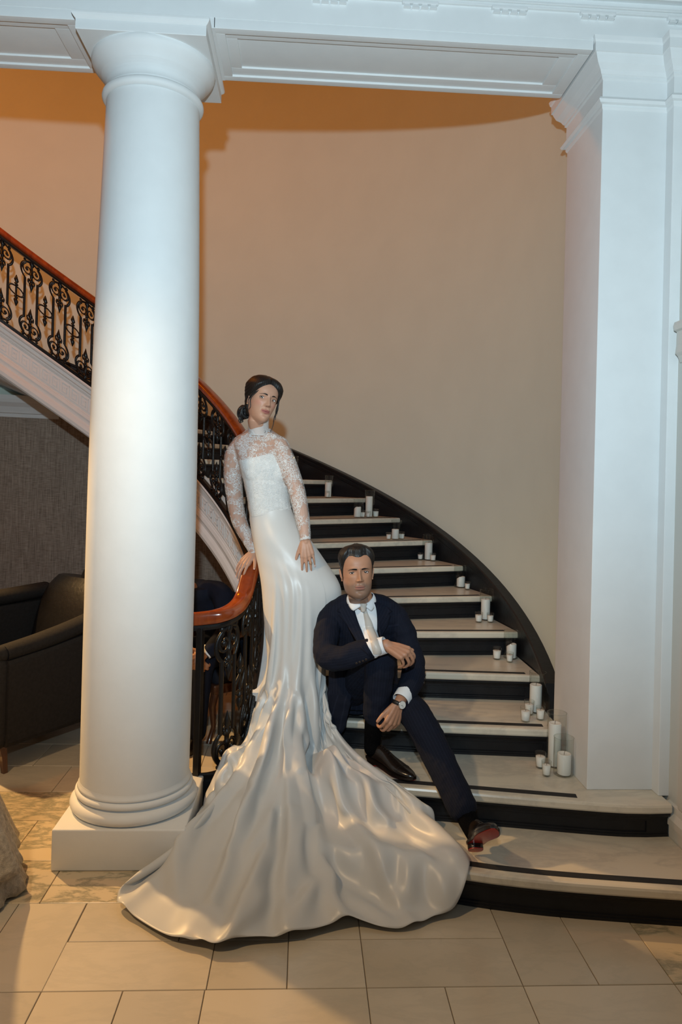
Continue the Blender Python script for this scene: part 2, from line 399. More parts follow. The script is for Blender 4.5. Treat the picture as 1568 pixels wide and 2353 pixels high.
# ================================================================== STAIRCASE
stair = empty('staircase', (.5, 3.4, 0)); tag(stair, 'curved staircase with white marble treads and black risers', 'staircase')
FR = {1: [(-.405, 3.46), (-.25, 3.22), (.1, 2.99), (.4, 2.855), (.699, 2.753), (.965, 2.692), (1.207, 2.655), (1.463, 2.622), (1.636, 2.60)],
      2: [(-.34, 3.56), (-.28, 3.44), (-.1, 3.335), (.294, 3.205), (.621, 3.141), (.995, 3.07), (1.358, 3.005), (1.50, 2.992), (1.636, 2.998)],
      3: [(-.235, 3.735), (-.1, 3.665), (.233, 3.597), (.66, 3.537), (1.0, 3.505), (1.315, 3.478)]}
NS = 22
def front(k):
    if k in FR:
        return resample(catmull(FR[k], 60), NS)
    a = ak(k)
    return np.array([pol(r, a)[:2] for r in np.linspace(1.76, RO, NS)])
def normals(P):
    t = np.gradient(P, axis=0); t /= np.linalg.norm(t, axis=1)[:, None]
    return np.stack([-t[:, 1], t[:, 0]], 1)   # points up the stair (line runs left to right)
KTOP = 26
for k in range(1, KTOP+1):
    P = front(k); N = normals(P); z = k*RISE
    Bk = front(k+1); Bk = Bk + normals(Bk)*.05
    if k == 2:
        Bk = resample(np.vstack([Bk[:-1], [[1.33, 3.56], [1.63, 3.56]]]), NS)
    if k == 1:
        Bk[-1] = (1.636, 3.05)
    sec = [(.012, 0), (.004, -.003), (0, -.011), (0, -.031), (.004, -.038), (.012, -.040)]
    rings = []
    for i in range(NS):
        r = [(Bk[i][0], Bk[i][1], z)]
        for d, dz in sec: q = P[i]+N[i]*d; r.append((q[0], q[1], z+dz))
        r.append((Bk[i][0], Bk[i][1], z-.04)); rings.append(r)
    b = MB(); b.loft(rings, True, True, 0, False); tr = b.build('tread', M['tread'], stair)
    # grip strip
    d0, d1 = (.040, .076) if k <= 3 else (.026, .056)
    i1 = NS-1 if k == 1 else (int(NS*.80) if k == 2 else NS-2)
    b = MB(); b.loft([[(*(P[i]+N[i]*d), z+hh) for d, hh in ((d0, .0002), (d0, .0016), (d1, .0016), (d1, .0002))] for i in range(0, i1+1)], True, True, 0, False)
    b.build('grip_strip', M['strip'], tr)
    top, bot = z-.04, z-RISE
    pr = [(.010, top), (.010, top-.010), (.016, top-.018), (.024, top-.022), (.026, top-.030), (.030, top-.032), (.030, top-.040), (.036, top-.043), (.036, bot+.024), (.030, bot+.021), (.030, bot+.014), (.026, bot+.012), (.026, bot), (.06, bot), (.06, top)]
    b = MB(); b.loft([[(*(P[i]+N[i]*d), zz) for d, zz in pr] for i in range(NS)], True, True, 0, False)
    # stiles at the panel's ends
    for (i0, i1_) in ((0, 0), (NS-2, NS-1)):
        q0 = P[i0]; q1 = P[i1_] if i1_ != i0 else P[1]
        b.loft([[(*(q+nn*d), zz) for d, zz in ((.0295, top-.03), (.0295, bot+.012), (.05, bot+.012), (.05, top-.03))] for q, nn in ((q0, N[i0]), (q0*.45+q1*.55 if i0 == 0 else q1, N[i0]))], True, True, 0, False)
    b.build('riser', M['blackpaint'], stair)
# soffit under the flight
b = MB(); rings = []
for a in np.linspace(-8, 165, 140):
    zz = max(.02, RISE*ka(a)-.40); rings.append([pol(1.74, a, zz), pol(RW-.01, a, zz), pol(RW-.01, a, zz+.10), pol(1.74, a, zz+.10)])
b.loft(rings, True, True, 0, True); b.build('soffit', M['white'], stair)
# wall string (black skirting that climbs the wall)
b = MB(); rings = []
for a in np.linspace(-8.3, 165, 180):
    zt = RISE*ka(a)+.115; zl = RISE*(ka(a)-2.6)
    e = .10*sstep(-8.5, -7.5, -a) if a < -7.5 else 0
    pr = [(RW+.005, zl), (RO, zl), (RO, zt-.075), (RO-.006, zt-.068), (RO-.006, zt-.060), (RO-.012, zt-.055), (RO-.014, zt-.03), (RO-.024, zt-.022), (RO-.026, zt-.006), (RO-.018, zt), (RW+.005, zt)]
    rings.append([pol(r, a, max(.2, zz)) for r, zz in pr])
b.loft(rings, True, True, 0, False); b.build('wall_string', M['blackpaint'], stair)
# inner string, white, with mouldings; its well side shows
b = MB(); rings = []
for a in np.linspace(-9, 165, 200):
    zt = RISE*ka(a); zc = lambda d: max(0.0, zt+d)
    r0 = 1.715
    pr = [(1.79, 0.0), (r0-.040, 0.0), (r0-.045, -.012), (r0-.040, -.024), (r0-.022, -.034), (r0-.020, -.062), (r0-.006, -.075), (r0-.006, -.088), (r0, -.092), (r0, -.098), (r0+.006, -.102), (r0+.006, -.238),
          (r0, -.243), (r0, -.250), (r0-.008, -.256), (r0-.016, -.282), (r0-.010, -.300), (r0-.008, -.32), (r0-.024, -.345), (r0-.034, -.375), (r0-.028, -.405), (r0-.010, -.420), (1.79, -.42)]
    rings.append([pol(r, a, zc(d)) for r, d in pr])
b.loft(rings, True, True, 0, False); ist = b.build('inner_string', M['white'], stair)
# Greek key, one raised unit after another
def key_unit():
    b = MB(); s = .078; h = .118
    wd = .0085
    def seg(u0, w0, u1, w1):
        b.box(min(u0, u1)-wd/2, max(u0, u1)+wd/2, 0, .0055, min(w0, w1)-wd/2, max(w0, w1)+wd/2)
    x0, x1 = -.030, .026
    seg(x0, -.05, x0, .045); seg(x0, .045, x1, .045); seg(x1, .045, x1, -.028); seg(x1, -.028, x0+.022, -.028); seg(x0+.022, -.028, x0+.022, .012); seg(x0+.022, .012, x1-.017, .012)
    seg(x0, -.05, s-.030, -.05)
    b.v = [(u, d, w) for u, d, w in b.v]
    return b
KU = 2.62
base = key_unit()
def keyfn(p):
    u, d, wv_ = p; rr_ = 1.7215-d; a = math.degrees(u/1.72)
    z = wv_+RISE*a/DPHI
    return (rr_*math.cos(R_(a)), rr_*math.sin(R_(a)), z)
keym = base.mesh('greek_key', M['white'], keyfn)
for i in range(65):
    a = -6+KU*i
    if RISE*ka(a)-.26 < 0: continue
    ob('greek_key', keym, ist, (CX, CY, RISE*ka(a)-.170), (0, 0, R_(a)))

# ================================================================== BALUSTRADE
rail = empty('balustrade', (-.55, 3.64, 0)); tag(rail, 'black wrought iron balustrade with scrolls, spearheads and mahogany handrail', 'railing')
# the foot of the rail curls in to the column and runs level: angle, radius, rail height, foot height
CURL = catmull([(-23.2, 1.405, .893, .160), (-22.4, 1.46, .896, .160), (-21.6, 1.515, .900, .162), (-20, 1.605, .912, .166), (-17, 1.660, .935, .176), (-14.3, 1.682, .982, .225), (-11.5, 1.696, 1.105, .345), (-8, 1.70, RISE*ka(-8)+.650, RISE*ka(-8)-.012), (-4, 1.70, RISE*ka(-4)+.650, RISE*ka(-4)+.012)], 160)
def rr_(a): return float(np.interp(a, CURL[:, 0], CURL[:, 1])) if a < -4 else 1.70
def zb_(a): return float(np.interp(a, CURL[:, 0], CURL[:, 3])) if a < -4 else RISE*ka(a)+.012
def zt_(a): return float(np.interp(a, CURL[:, 0], CURL[:, 2])) if a < -4 else RISE*ka(a)+.650
A0 = -23.0
angs = list(np.linspace(A0, -18, 40))+list(np.linspace(-17.8, 0, 50))+list(np.linspace(1, 165, 164))
def sweep(name, prof, zf, mt, parent, angs=angs, smooth=False):
    b = MB(); b.loft([[pol(rr_(a)+d, a, zf(a)+h) for d, h in prof] for a in angs], True, True, 0, smooth); return b.build(name, mt, parent)
hp = [(.046*math.copysign(abs(math.cos(t))**.75, math.cos(t)), .033*math.copysign(abs(math.sin(t))**.75, math.sin(t))) for t in np.linspace(0, 2*PI, 20, endpoint=False)]
sweep('handrail', hp, lambda a: zt_(a)+.057, M['mahogany'], rail, smooth=True)
sweep('top_bar', [(-.026, .0), (.026, .0), (.030, .014), (.030, .026), (-.030, .026), (-.030, .014)], zt_, M['iron'], rail)
sweep('bottom_bar', [(-.024, -.012), (.024, -.012), (.024, .014), (.012, .020), (-.012, .020), (-.024, .014)], zb_, M['iron'], rail)
angl = [a for a in angs if a <= -6.5]
b = MB(); b.loft([[pol(rr_(a)+d, a, (zb_(a)-.012)*q+(0)) for d, q in ((-.045, 0), (-.045, .66), (-.036, .70), (-.036, .74), (-.050, .80), (-.050, .9), (-.030, 1), (.06, 1), (.06, 0))] for a in angl], True, True, 0, False); b.build('curb', M['blackpaint'], rail)
H = .62; PW = R_(DPHI)*1.70
def scroll_frame():
    b = MB(); T = .0088
    for s in (-1, 1):
        for top in (0, 1):
            mz = lambda wv_: H-wv_ if top else wv_
            cw = .090
            # ring half that opens into the bar
            pts = [(s*.080*math.cos(R_(t)), 0, mz(cw+.080*math.sin(R_(t)))) for t in np.linspace(-84, 53, 13)]
            b.tube(pts, T, 6, up=(0, 1, 0))
            # inner volute
            pts = []; rad = []
            for q, t in enumerate(np.linspace(0, 1, 16)):
                an = R_(-70+ 430*t); ra = .040*(1-t)**.8+.008
                pts.append((s*(.030+ra*.85*math.cos(an)), 0, mz(cw-.012+ra*math.sin(an)))); rad.append(.0078-.002*t)
            b.tube(pts, rad, 6, up=(0, 1, 0)); b.sphere(pts[-1], .013, 8, 6)
            b.sphere((s*.017, 0, mz(cw+.062)), .011, 8, 6)
            b.sphere((s*.052, 0, mz(.014)), .012, 8, 6)
        b.tube([(s*.048, 0, .150), (s*.048, 0, H-.150)], .0105, 6, up=(0, 1, 0))
    return b
def spear(tip_up=True):
    b = MB(); z0 = 0
    pr = [(.013, .0), (.015, .02), (.010, .03), (.010, .10), (.015, .105), (.016, .115), (.011, .12), (.012, .14), (.017, .147), (.017, .158), (.010, .163), (.0105, .175), (.019, .190), (.010, .215), (.0015, .245)]
    b.lathe(pr, 8)
    for s in (-1, 1):
        b.tube([(s*.006, 0, .170), (s*.017, 0, .182), (s*.024, 0, .174), (s*.024, 0, .164)], [.006, .006, .006, .005], 6, up=(0, 1, 0)); b.sphere((s*.023, 0, .163), .008, 8, 6)
    b.sphere((0, 0, .02), .020, 8, 6, 0, 1, .7, 1)
    return b
def dart():
    b = MB()
    half = [(.008, 0), (.008, .042), (.016, .047), (.016, .055), (.009, .060), (.010, .066), (.019, .080), (.012, .102), (.002, .126)]
    b.lathe([(r, -z) for r, z in half[::-1]]+half[1:], 8); return b
def oval():
    b = MB(); rings = [[((.056+.007*math.cos(s))*math.cos(t), .008*math.sin(s), (.034+.007*math.cos(s))*math.sin(t)) for s in np.linspace(0, 2*PI, 6, endpoint=False)] for t in np.linspace(0, 2*PI, 22, endpoint=False)]
    b.loft(rings, True, False, 0, True, loop=True); return b
pieces = [('scroll_frame', scroll_frame(), 0, 0, 1), ('spear', spear(), 0, 0.0, 1), ('spear', spear(), 0, H, -1), ('dart', dart(), PW/2, H/2, 1), ('oval_ring', oval(), PW/2, H/2, 1)]
def pfn(u0, w0, sg):
    def fn(p):
        u, d, wv_ = p[0]+u0, p[1], p[2]*sg+w0; a = math.degrees(u/1.70)
        return ((1.70+d)*math.cos(R_(a)), (1.70+d)*math.sin(R_(a)), wv_+RISE*a/DPHI+.018)
    return fn
shared = [(n, b.mesh(n, M['iron'], pfn(u0, w0, sg))) for n, b, u0, w0, sg in pieces]
for k in range(4, 26):
    a = ak(k); frm = None
    for i, (n, me) in enumerate(shared):
        o = ob(n, me, rail if i == 0 else frm, (CX, CY, RISE*k+.012), (0, 0, R_(a)))
        if i == 0: frm = o
for k, ac in ((2, -17.6), (3, -11.2)):
    frm = None
    for i, (n, b, u0, w0, sg) in enumerate(pieces):
        def fn(p):
            u, d, wv_ = p[0]+u0, p[1], p[2]*sg+w0; a = ac+math.degrees(u/1.66)*(.80 if ac < -15 else 1)
            z = zb_(a)+.018+wv_*(zt_(a)-zb_(a)-.02)/H
            return pol(rr_(a)+d, a, z)
        o = b.build(n, M['iron'], rail if i == 0 else frm, fn)
        if i == 0: frm = o
b = MB(); b.box(-.016, .016, -.016, .016, zb_(-21.3), zt_(-21.3)+.01, 0, .003)
q = pol(rr_(-21.2), -21.2); b.build('end_post', M['iron'], rail, None, (q[0], q[1], 0), (0, 0, R_(-21.3)))
# ================================================================== CANDLES
gm = bpy.data.materials.new('clear_glass'); gm.use_nodes = True
nt = gm.node_tree; nt.nodes.remove(nt.nodes['Principled BSDF'])
tr_ = nd(gm, 'ShaderNodeBsdfTransparent'); tr_.inputs[0].default_value = (.93, .95, .94, 1)
gl_ = nd(gm, 'ShaderNodeBsdfGlossy'); gl_.inputs['Roughness'].default_value = .03
fr0 = nd(gm, 'ShaderNodeLayerWeight'); fr0.inputs[0].default_value = .5
fr1 = nd(gm, 'ShaderNodeMath', operation='POWER'); lk(gm, fr0.outputs['Facing'], fr1.inputs[0]); fr1.inputs[1].default_value = 3.5
fr_ = nd(gm, 'ShaderNodeMath', operation='MULTIPLY_ADD'); lk(gm, fr1.outputs[0], fr_.inputs[0]); fr_.inputs[1].default_value = .75; fr_.inputs[2].default_value = .05
mx_ = nd(gm, 'ShaderNodeMixShader'); lk(gm, fr_.outputs[0], mx_.inputs[0]); lk(gm, tr_.outputs[0], mx_.inputs[1]); lk(gm, gl_.outputs[0], mx_.inputs[2])
lk(gm, mx_.outputs[0], nt.nodes['Material Output'].inputs[0])
M['glass'] = gm
M['wax'] = mat('white_wax', (.82, .80, .76), .5, .4, 0, **{'Subsurface Weight': .0})
M['wick'] = mat('wick', (.02, .015, .01), .9)
fl = mat('candle_flame', (1, .7, .3), .5); bsdf(fl).inputs['Emission Color'].default_value = (1, .75, .35, 1); bsdf(fl).inputs['Emission Strength'].default_value = 9
M['flame'] = fl
ORD = ['', 'first', 'second', 'third', 'fourth', 'fifth', 'sixth', 'seventh', 'eighth', 'ninth', 'tenth', 'eleventh']
# step, x, y, vase radius, vase height, candle radius, candle height, notch, wick offset, what sets it apart
CYL = [(2, 1.268, 3.405, .046, .262, .030, .205, 0, -.010, 'taller pair behind'), (2, 1.266, 3.303, .046, .180, .032, .096, 0, .004, 'shorter, in front'),
       (3, 1.291, 3.747, .044, .215, .032, .141, 0, -.010, ''), (4, 1.294, 4.279, .043, .171, .030, .084, 1, .005, ''),
       (5, 1.248, 4.699, .045, .206, .030, .133, 0, -.006, ''), (6, 1.159, 5.119, .044, .158, .030, .073, 1, .008, ''),
       (7, .985, 5.50, .044, .200, .030, .130, 0, .006, ''), (8, .742, 5.565, .042, .151, .028, .075, 0, -.010, ''),
       (9, .556, 5.916, .041, .226, .029, .170, 0, -.005, 'taller, right'), (9, .457, 5.846, .040, .151, .029, .083, 1, -.008, 'shorter, left'),
       (10, .217, 6.143, .036, .191, .028, .127, 0, -.006, ''), (11, -.095, 6.365, .039, .208, .026, .153, 2, -.002, '')]
VOT = [(2, 1.184, 3.386, .027, .075, 'rear left'), (2, 1.181, 3.292, .023, .071, 'front right'), (3, 1.228, 3.706, .027, .075, 'rear'), (3, 1.174, 3.598, .028, .075, 'front left'),
       (3, 1.262, 3.625, .024, .070, 'right'), (4, 1.202, 4.255, .028, .073, 'left'), (4, 1.262, 4.19, .023, .061, 'right'), (5, 1.176, 4.614, .027, .067, 'left'), (5, 1.254, 4.615, .024, .063, 'right'),
       (6, 1.190, 5.015, .022, .059, 'only'), (7, .925, 5.50, .023, .058, 'left'), (7, 1.015, 5.44, .026, .063, 'right'), (8, .676, 5.530, .022, .057, 'left'), (8, .787, 5.589, .027, .059, 'right'),
       (9, .494, 5.85, .023, .060, 'left'), (9, .541, 5.855, .019, .055, 'middle'), (9, .611, 5.935, .029, .070, 'right'), (10, .205, 6.09, .019, .059, 'only'), (11, -.050, 6.38, .020, .051, 'only')]
GL = []
for k, x, y, r, h, cr, ch, notch, dx, how in CYL:
    z = k*RISE+.0005
    # keep the glass clear of the wall string
    dist = math.hypot(x-CX, y-CY); lim = RO-.006-r
    if k > 2 and dist > lim: x, y = CX+(x-CX)*lim/dist, CY+(y-CY)*lim/dist
    st = ORD[k]+' marble step'
    b = MB(); n = 28; tk = .0022
    b.lathe([(.001, .0035), (r-.004, .003), (r-.001, .005), (r, .009), (r, h)], n, (0, 0), 0, True, False)
    b.loft([[((r+.0015*math.cos(u))*math.cos(t), (r+.0015*math.cos(u))*math.sin(t), h+.0015*math.sin(u)) for u in np.linspace(0, 2*PI, 6, endpoint=False)] for t in np.linspace(0, 2*PI, 28, endpoint=False)], True, False, 0, True, loop=True)
    o = b.build('glass_cylinder', M['glass'], None, None, (x, y, z))
    q = {'taller pair behind': 'taller of the two clear glass cylinders on the second marble step, by the pilaster', 'shorter, in front': 'shorter clear glass cylinder in front on the second marble step, by the pilaster',
         'taller, right': 'taller right-hand clear glass cylinder on the ninth marble step', 'shorter, left': 'shorter left-hand clear glass cylinder on the ninth marble step'}.get(how, 'clear glass cylinder around the pillar candle on the '+st)
    tag(o, q, 'glass vase', 'glass cylinders up the stair')
    c = empty('pillar_candle', (x+dx*.9, y, z+.007))
    q = {'taller pair behind': 'tall white pillar candle on the second marble step, by the pilaster', 'shorter, in front': 'short white pillar candle in front on the second marble step, by the pilaster',
         'taller, right': 'tall right-hand white pillar candle on the ninth marble step', 'shorter, left': 'short melted white pillar candle at left on the ninth marble step'}.get(how,
         ('burning' if notch == 2 else 'slumped half-melted' if notch else 'plain')+' white pillar candle in the glass cylinder on the '+st)
    tag(c, q, 'candle', 'pillar candles up the stair')
    b = MB(); prof = [(cr-.002, 0), (cr, .003), (cr, ch-.003), (cr-.002, ch), (cr*.8, ch-.001), (cr*.5, ch-.005), (.001, ch-.006)]
    b.lathe(prof, 28)
    if notch == 1:
        b.v = [(px, py, pz-(max(0, .018*math.cos(math.atan2(py, px)-2.6)) if pz > ch*.8 else 0)) for px, py, pz in b.v]
    b.build('wax', M['wax'], c, None, (x+dx*.9, y, z+.007))
    b = MB(); b.tube([(0, 0, ch-.007), (.0005, 0, ch+.003), (.002, 0, ch+.010)], .0011, 6); b.build('wick', M['wick'], c, None, (x+dx*.9, y, z+.007))
    if notch == 2:
        b = MB(); b.lathe([(.0005, 0), (.004, .006), (.0048, .013), (.003, .023), (.0004, .036)], 12); b.build('flame', M['flame'], c, None, (x+dx*.9+.001, y, z+.007+ch+.006))
for k, x, y, r, h, how in VOT:
    z = k*RISE+.0005
    t = empty('votive_candle', (x, y, z))
    if how == 'only': q = 'small white votive candle in a glass cup on the %s marble step' % ORD[k]
    else: q = '%s glass votive cup with white wax on the %s marble step' % (how.capitalize(), ORD[k])
    tag(t, q[0].lower()+q[1:], 'candle', 'votive cups up the stair')
    b = MB(); r0 = r*.80
    b.lathe([(.001, .0), (r0-.003, 0), (r0, .002), (r, h-.001), (r-.0006, h), (r-.0016, h-.001)], 24, (0, 0), 0, True, False); b.build('glass_cup', M['glass'], t, None, (x, y, z))
    b = MB(); wh = h*.74; rw = r0+(r-r0)*.74-.0028
    b.lathe([(r0-.003, .0085), (r0-.0022, .010), (rw, wh), (rw*.5, wh-.002), (.001, wh-.002)], 24); b.build('wax', M['wax'], t, None, (x, y, z))
    b = MB(); b.tube([(0, 0, wh-.003), (.0005, 0, wh+.004), (.001, 0, wh+.008)], .0009, 6); b.build('wick', M['wick'], t, None, (x, y, z))
# ================================================================== satin skirt and train, draped on the steps
HEM = [(-.435, 3.46), (-.44, 3.25), (-.47, 3.06), (-.535, 2.985), (-.615, 2.90), (-.692, 2.790), (-.665, 2.745), (-.61, 2.706), (-.502, 2.616), (-.43, 2.565), (-.372, 2.543), (-.345, 2.545), (-.310, 2.512), (-.265, 2.503), (-.172, 2.541), (-.018, 2.562), (.055, 2.583), (.09, 2.60), (.223, 2.637), (.336, 2.618), (.416, 2.612), (.47, 2.635), (.518, 2.675),
       (.60, 2.688), (.650, 2.712), (.698, 2.775), (.705, 2.83), (.675, 2.90), (.60, 2.995), (.48, 3.075), (.38, 3.13), (.285, 3.165), (.240, 3.26), (.232, 3.36), (.215, 3.48), (.205, 3.62), (.195, 3.76), (.15, 3.90), (.02, 3.97), (-.10, 3.95), (-.175, 3.86), (-.205, 3.76), (-.26, 3.66), (-.36, 3.55)]
# folds pressed into the cloth: direction, height, width, where along the cloth they start, twist
PRESSED = [(-168, .010, .030, .62, 4), (-155, .016, .035, .55, -3), (-146, .024, .030, .60, 6), (-136, .018, .026, .55, -5), (-128, .028, .032, .50, 3), (-120, .016, .022, .9, -6), (-113, .030, .034, .48, 8), (-104, .020, .026, .75, -4), (-97, .030, .030, .45, 7), (-90, .016, .022, 1.0, -8), (-84, .026, .030, .50, 5), (-76, .018, .024, .9, -3), (-70, .030, .032, .60, 6), (-63, .014, .016, .9, 2), (-58, .022, .020, .8, 4), (-53, .014, .014, .9, -3), (-48, .022, .018, .8, 2), (-43, .014, .013, .9, 0), (-38, .018, .016, .8, 1), (-33, .012, .012, .8, 2), (-28, .014, .014, .8, 1)]
# folds of the stiff underskirt: direction, height, width, twist
UNDER = [(-163, .020, .022, .10), (-148, .030, .030, -.05), (-135, .034, .026, .15), (-122, .022, .020, -.22), (-111, .036, .026, .30), (-99, .020, .022, -.15), (-90, .034, .030, .22), (-79, .022, .022, -.2), (-70, .026, .024, .12), (-60, .016, .018, .2), (-51, .020, .018, -.05), (-44, .014, .015, .1), (-36, .018, .018, -.1), (-28, .016, .016, .0)]
def skirt_sheet(NC=200, NQ=72, STEPS=34, ITER=16):
    O = np.array((-.03, 3.665)); TAU = 2*PI
    FL = {k: front(k) for k in (1, 2, 3)}
    def ground(x, y):
        g_ = np.zeros_like(x)
        for k in (1, 2, 3): g_ = np.where(y > np.interp(x, FL[k][:, 0], FL[k][:, 1], left=9, right=FL[k][-1, 1])-.004, .15*k, g_)
        return np.where((y > 4.02) & (x > -.2), .60, g_)
    def blurred(x, y, r):
        return sum(ground(x+r*q*math.cos(a), y+r*q*math.sin(a)) for a in np.linspace(0, TAU, 12, endpoint=False) for q in (.35, .7, 1.0))/36
    def dil(x, y, r):
        g_ = ground(x, y)
        for a in np.linspace(0, TAU, 8, endpoint=False): g_ = np.maximum(g_, ground(x+r*math.cos(a), y+r*math.sin(a)))
        return g_
    hp = catmull(np.array(HEM+[HEM[0]]), 900); hang = np.unwrap(np.arctan2(hp[:, 1]-O[1], hp[:, 0]-O[0])); hrad = np.hypot(hp[:, 0]-O[0], hp[:, 1]-O[1])
    tt = np.linspace(-PI, PI, 1201); rr = np.zeros(1201)
    for s in (-2, -1, 0, 1, 2):
        h2 = hang+s*TAU
        for i in range(len(h2)-1):
            a, b = (h2[i], h2[i+1]) if h2[i] < h2[i+1] else (h2[i+1], h2[i])
            if b < -PI or a > PI or b-a < 1e-9: continue
            m_ = (tt >= a) & (tt <= b)
            if m_.any(): rr[m_] = np.maximum(rr[m_], hrad[i]+(tt[m_]-h2[i])/(h2[i+1]-h2[i])*(hrad[i+1]-hrad[i]))
    rr = np.where(rr > 0, rr, np.interp(tt, tt[rr > 0], rr[rr > 0]))
    w_ = np.hypot(np.gradient(rr, tt), rr)+.25; cum = np.concatenate([[0], np.cumsum((w_[1:]+w_[:-1])/2*np.diff(tt))]); cum /= cum[-1]
    TH = np.interp(np.linspace(0, 1, NC, endpoint=False), cum, tt); LR = np.interp(TH, tt, rr)
    ROWS = catmull([(-.178, 3.745, 1.535, .104, .080), (-.158, 3.748, 1.45, .124, .100), (-.120, 3.738, 1.373, .147, .126), (-.056, 3.725, 1.24, .180, .148), (-.012, 3.706, 1.125, .196, .168), (-.002, 3.695, 1.02, .186, .168), (-.002, 3.688, .90, .172, .160), (-.008, 3.680, .78, .164, .155), (-.020, 3.668, .66, .166, .158)], 26)
    c, s = np.cos(TH), np.sin(TH); wrapd = lambda a: np.angle(np.exp(1j*a)); top = []
    for cx, cy, z, hx, hy in ROWS:
        r0 = 1/np.sqrt((c/hx)**2+(s/hy)**2)
        # the bent knee pushes out to the right and forward
        r0 = r0+.050*math.exp(-((z-1.105)/.085)**2)*np.exp(-(wrapd(TH+.40)/.42)**2)-.020*math.exp(-((z-.93)/.08)**2)*np.exp(-(wrapd(TH+.55)/.5)**2)
        top.append(np.stack([cx+r0*c, cy+r0*s, 0*c+z], 1))
    top = np.array(top); T0 = len(top); r00 = np.hypot(top[-1, :, 0]-O[0], top[-1, :, 1]-O[1]); fr = np.clip(-s, 0, 1)
    # what the satin lies on: steps rounded off by lining and underskirt
    gx, gy = np.linspace(-.9, 1.0, 191), np.linspace(2.3, 4.2, 191); GX, GY = np.meshgrid(gx, gy, indexing='ij')
    RAMP = np.maximum(dil(GX, GY, .030)+.004, np.where(GY < 3.75, .5*blurred(GX, GY, .20)+.5*blurred(GX, GY, .08), 0)); D1, D2 = dil(GX, GY, .012)+.004, dil(GX, GY, .010)+.004
    def relax(Rm, fl, n):
        for _ in range(n):
            R2 = Rm.copy(); R2[1:-1, 1:-1] = (Rm[:-2, 1:-1]+Rm[2:, 1:-1]+Rm[1:-1, :-2]+Rm[1:-1, 2:]+2*Rm[1:-1, 1:-1])/6; Rm = np.maximum(R2, fl)
        return Rm
    RAMP = relax(RAMP, D1, 3)
    th, r = np.arctan2(GY-O[1], GX-O[0]), np.hypot(GX-O[0], GY-O[1]); od = np.argsort(TH); sd = np.maximum(r-np.interp(th, TH[od], r00[od], period=TAU), 0); f = np.clip(-np.sin(th), 0, 1)**.6
    zf = np.interp(sd, [0, .05, .1, .2, .3, .45, .6, .8, 1.0, 1.3], [.66, .555, .475, .365, .285, .205, .13, .055, .015, .0]); zb = .66*np.exp(-sd/.05)
    zl = np.interp(sd, [0, .05, .1, .2, .3, .45, .6, .8], [.66, .46, .33, .175, .09, .035, .01, .0])
    left = np.clip(1-np.abs(wrapd(th+2.75))/.75, 0, 1); left = left*left*(3-2*left); right = np.clip((np.degrees(th)+88)/30, 0, 1)*(th < 1.2); right = right*right*(3-2*right)
    TEN = ((zf*(1-left)+zl*left)*f+zb*(1-f))*(1-right)+zb*right; RID = 0
    for i, (t0, a, wd, tw) in enumerate(UNDER):
        d = wrapd(th-(R_(t0)+tw*(r-.3)+.05*np.sin(r*9+i*1.7)))*np.maximum(r, .12); env = np.clip(sd/.10, 0, 1)*np.clip((1.35-sd)/.3, 0, 1)
        RID = np.maximum(RID, .62*a*env*np.exp(-(np.abs(d)/(wd*(.6+.9*np.clip(sd/.5, 0, 1))))**1.4))
    hm = np.clip(.5+.5*(TEN-RAMP)/.06, 0, 1); RAMP = RAMP*(1-hm)+TEN*hm+.03*hm*(1-hm); RAMP = np.where(r < .13, np.minimum(RAMP, .5), RAMP); RAMP = relax(RAMP, D2, 6)
    RAMP = (RAMP+RID*np.clip((.62-RAMP)/.1, 0, 1)).astype(np.float32)
    def ramp_(x, y):
        fx = np.clip((x+.9)*100, 0, 189.99); fy2 = np.clip((y-2.3)*100, 0, 189.99); i = fx.astype(np.int32); j = fy2.astype(np.int32); u, v_ = fx-i, fy2-j
        return RAMP[i, j]*(1-u)*(1-v_)+RAMP[i+1, j]*u*(1-v_)+RAMP[i, j+1]*(1-u)*v_+RAMP[i+1, j+1]*u*v_
    low = np.zeros((NQ, NC, 3))
    for q in range(NQ):
        r_ = r00+(np.maximum(LR, r00+.03)-r00)*((q+1)/NQ)**1.6; x, y = O[0]+r_*c, O[1]+r_*s; low[q] = np.stack([x, y, np.minimum(ramp_(x, y)+.002, .655)], 1)
    X = np.concatenate([top, low]).astype(np.float32); NR = len(X); zrow = np.concatenate([ROWS[:, 2], np.full(NQ, .5)]); pin = np.repeat((zrow > 1.13)[:, None], NC, 1); W = np.where(pin, 0, 1).astype(np.float32)
    ur = np.clip((np.arange(NR)-T0*.75)/(NR-T0*.75), 0, 1)
    CI = (.07*np.clip((1.05-zrow)/.30, 0, 1)+.07*ur)[:, None]*(.35+.65*fr[None])+1
    ln = lambda a, b: np.linalg.norm(a-b, axis=-1)
    rc = (ln(X, np.roll(X, -1, 1))*CI).astype(np.float32); rl = (ln(X[:-1], X[1:])*(1+.004*ur[1:])[:, None]).astype(np.float32)
    rd = np.sqrt(rl*np.roll(rl, -1, 1)+((rc[:-1]+rc[1:])/2)**2); rc3 = rc+np.roll(rc, -1, 1)+np.roll(rc, -2, 1); rl3 = rl[:-2]+rl[1:-1]+rl[2:]
    P0 = X[-1].copy(); Vv = np.zeros_like(X); dt = 1/60
    LEG = [((-.12, 3.78, 1.25), (-.07, 3.82, .5), .075), ((-.04, 3.76, 1.24), (.125, 3.66, 1.115), .075), ((.125, 3.66, 1.115), (.08, 3.98, .62), .062), ((.25, 3.62, .9), (.22, 3.62, .5), .10), ((.36, 3.42, .34), (.50, 3.24, .33), .06), ((.245, 3.58, .82), (.225, 3.555, .40), .095)]
    LEG = [(np.array(a, np.float32), np.array(b, np.float32), r_) for a, b, r_ in LEG]
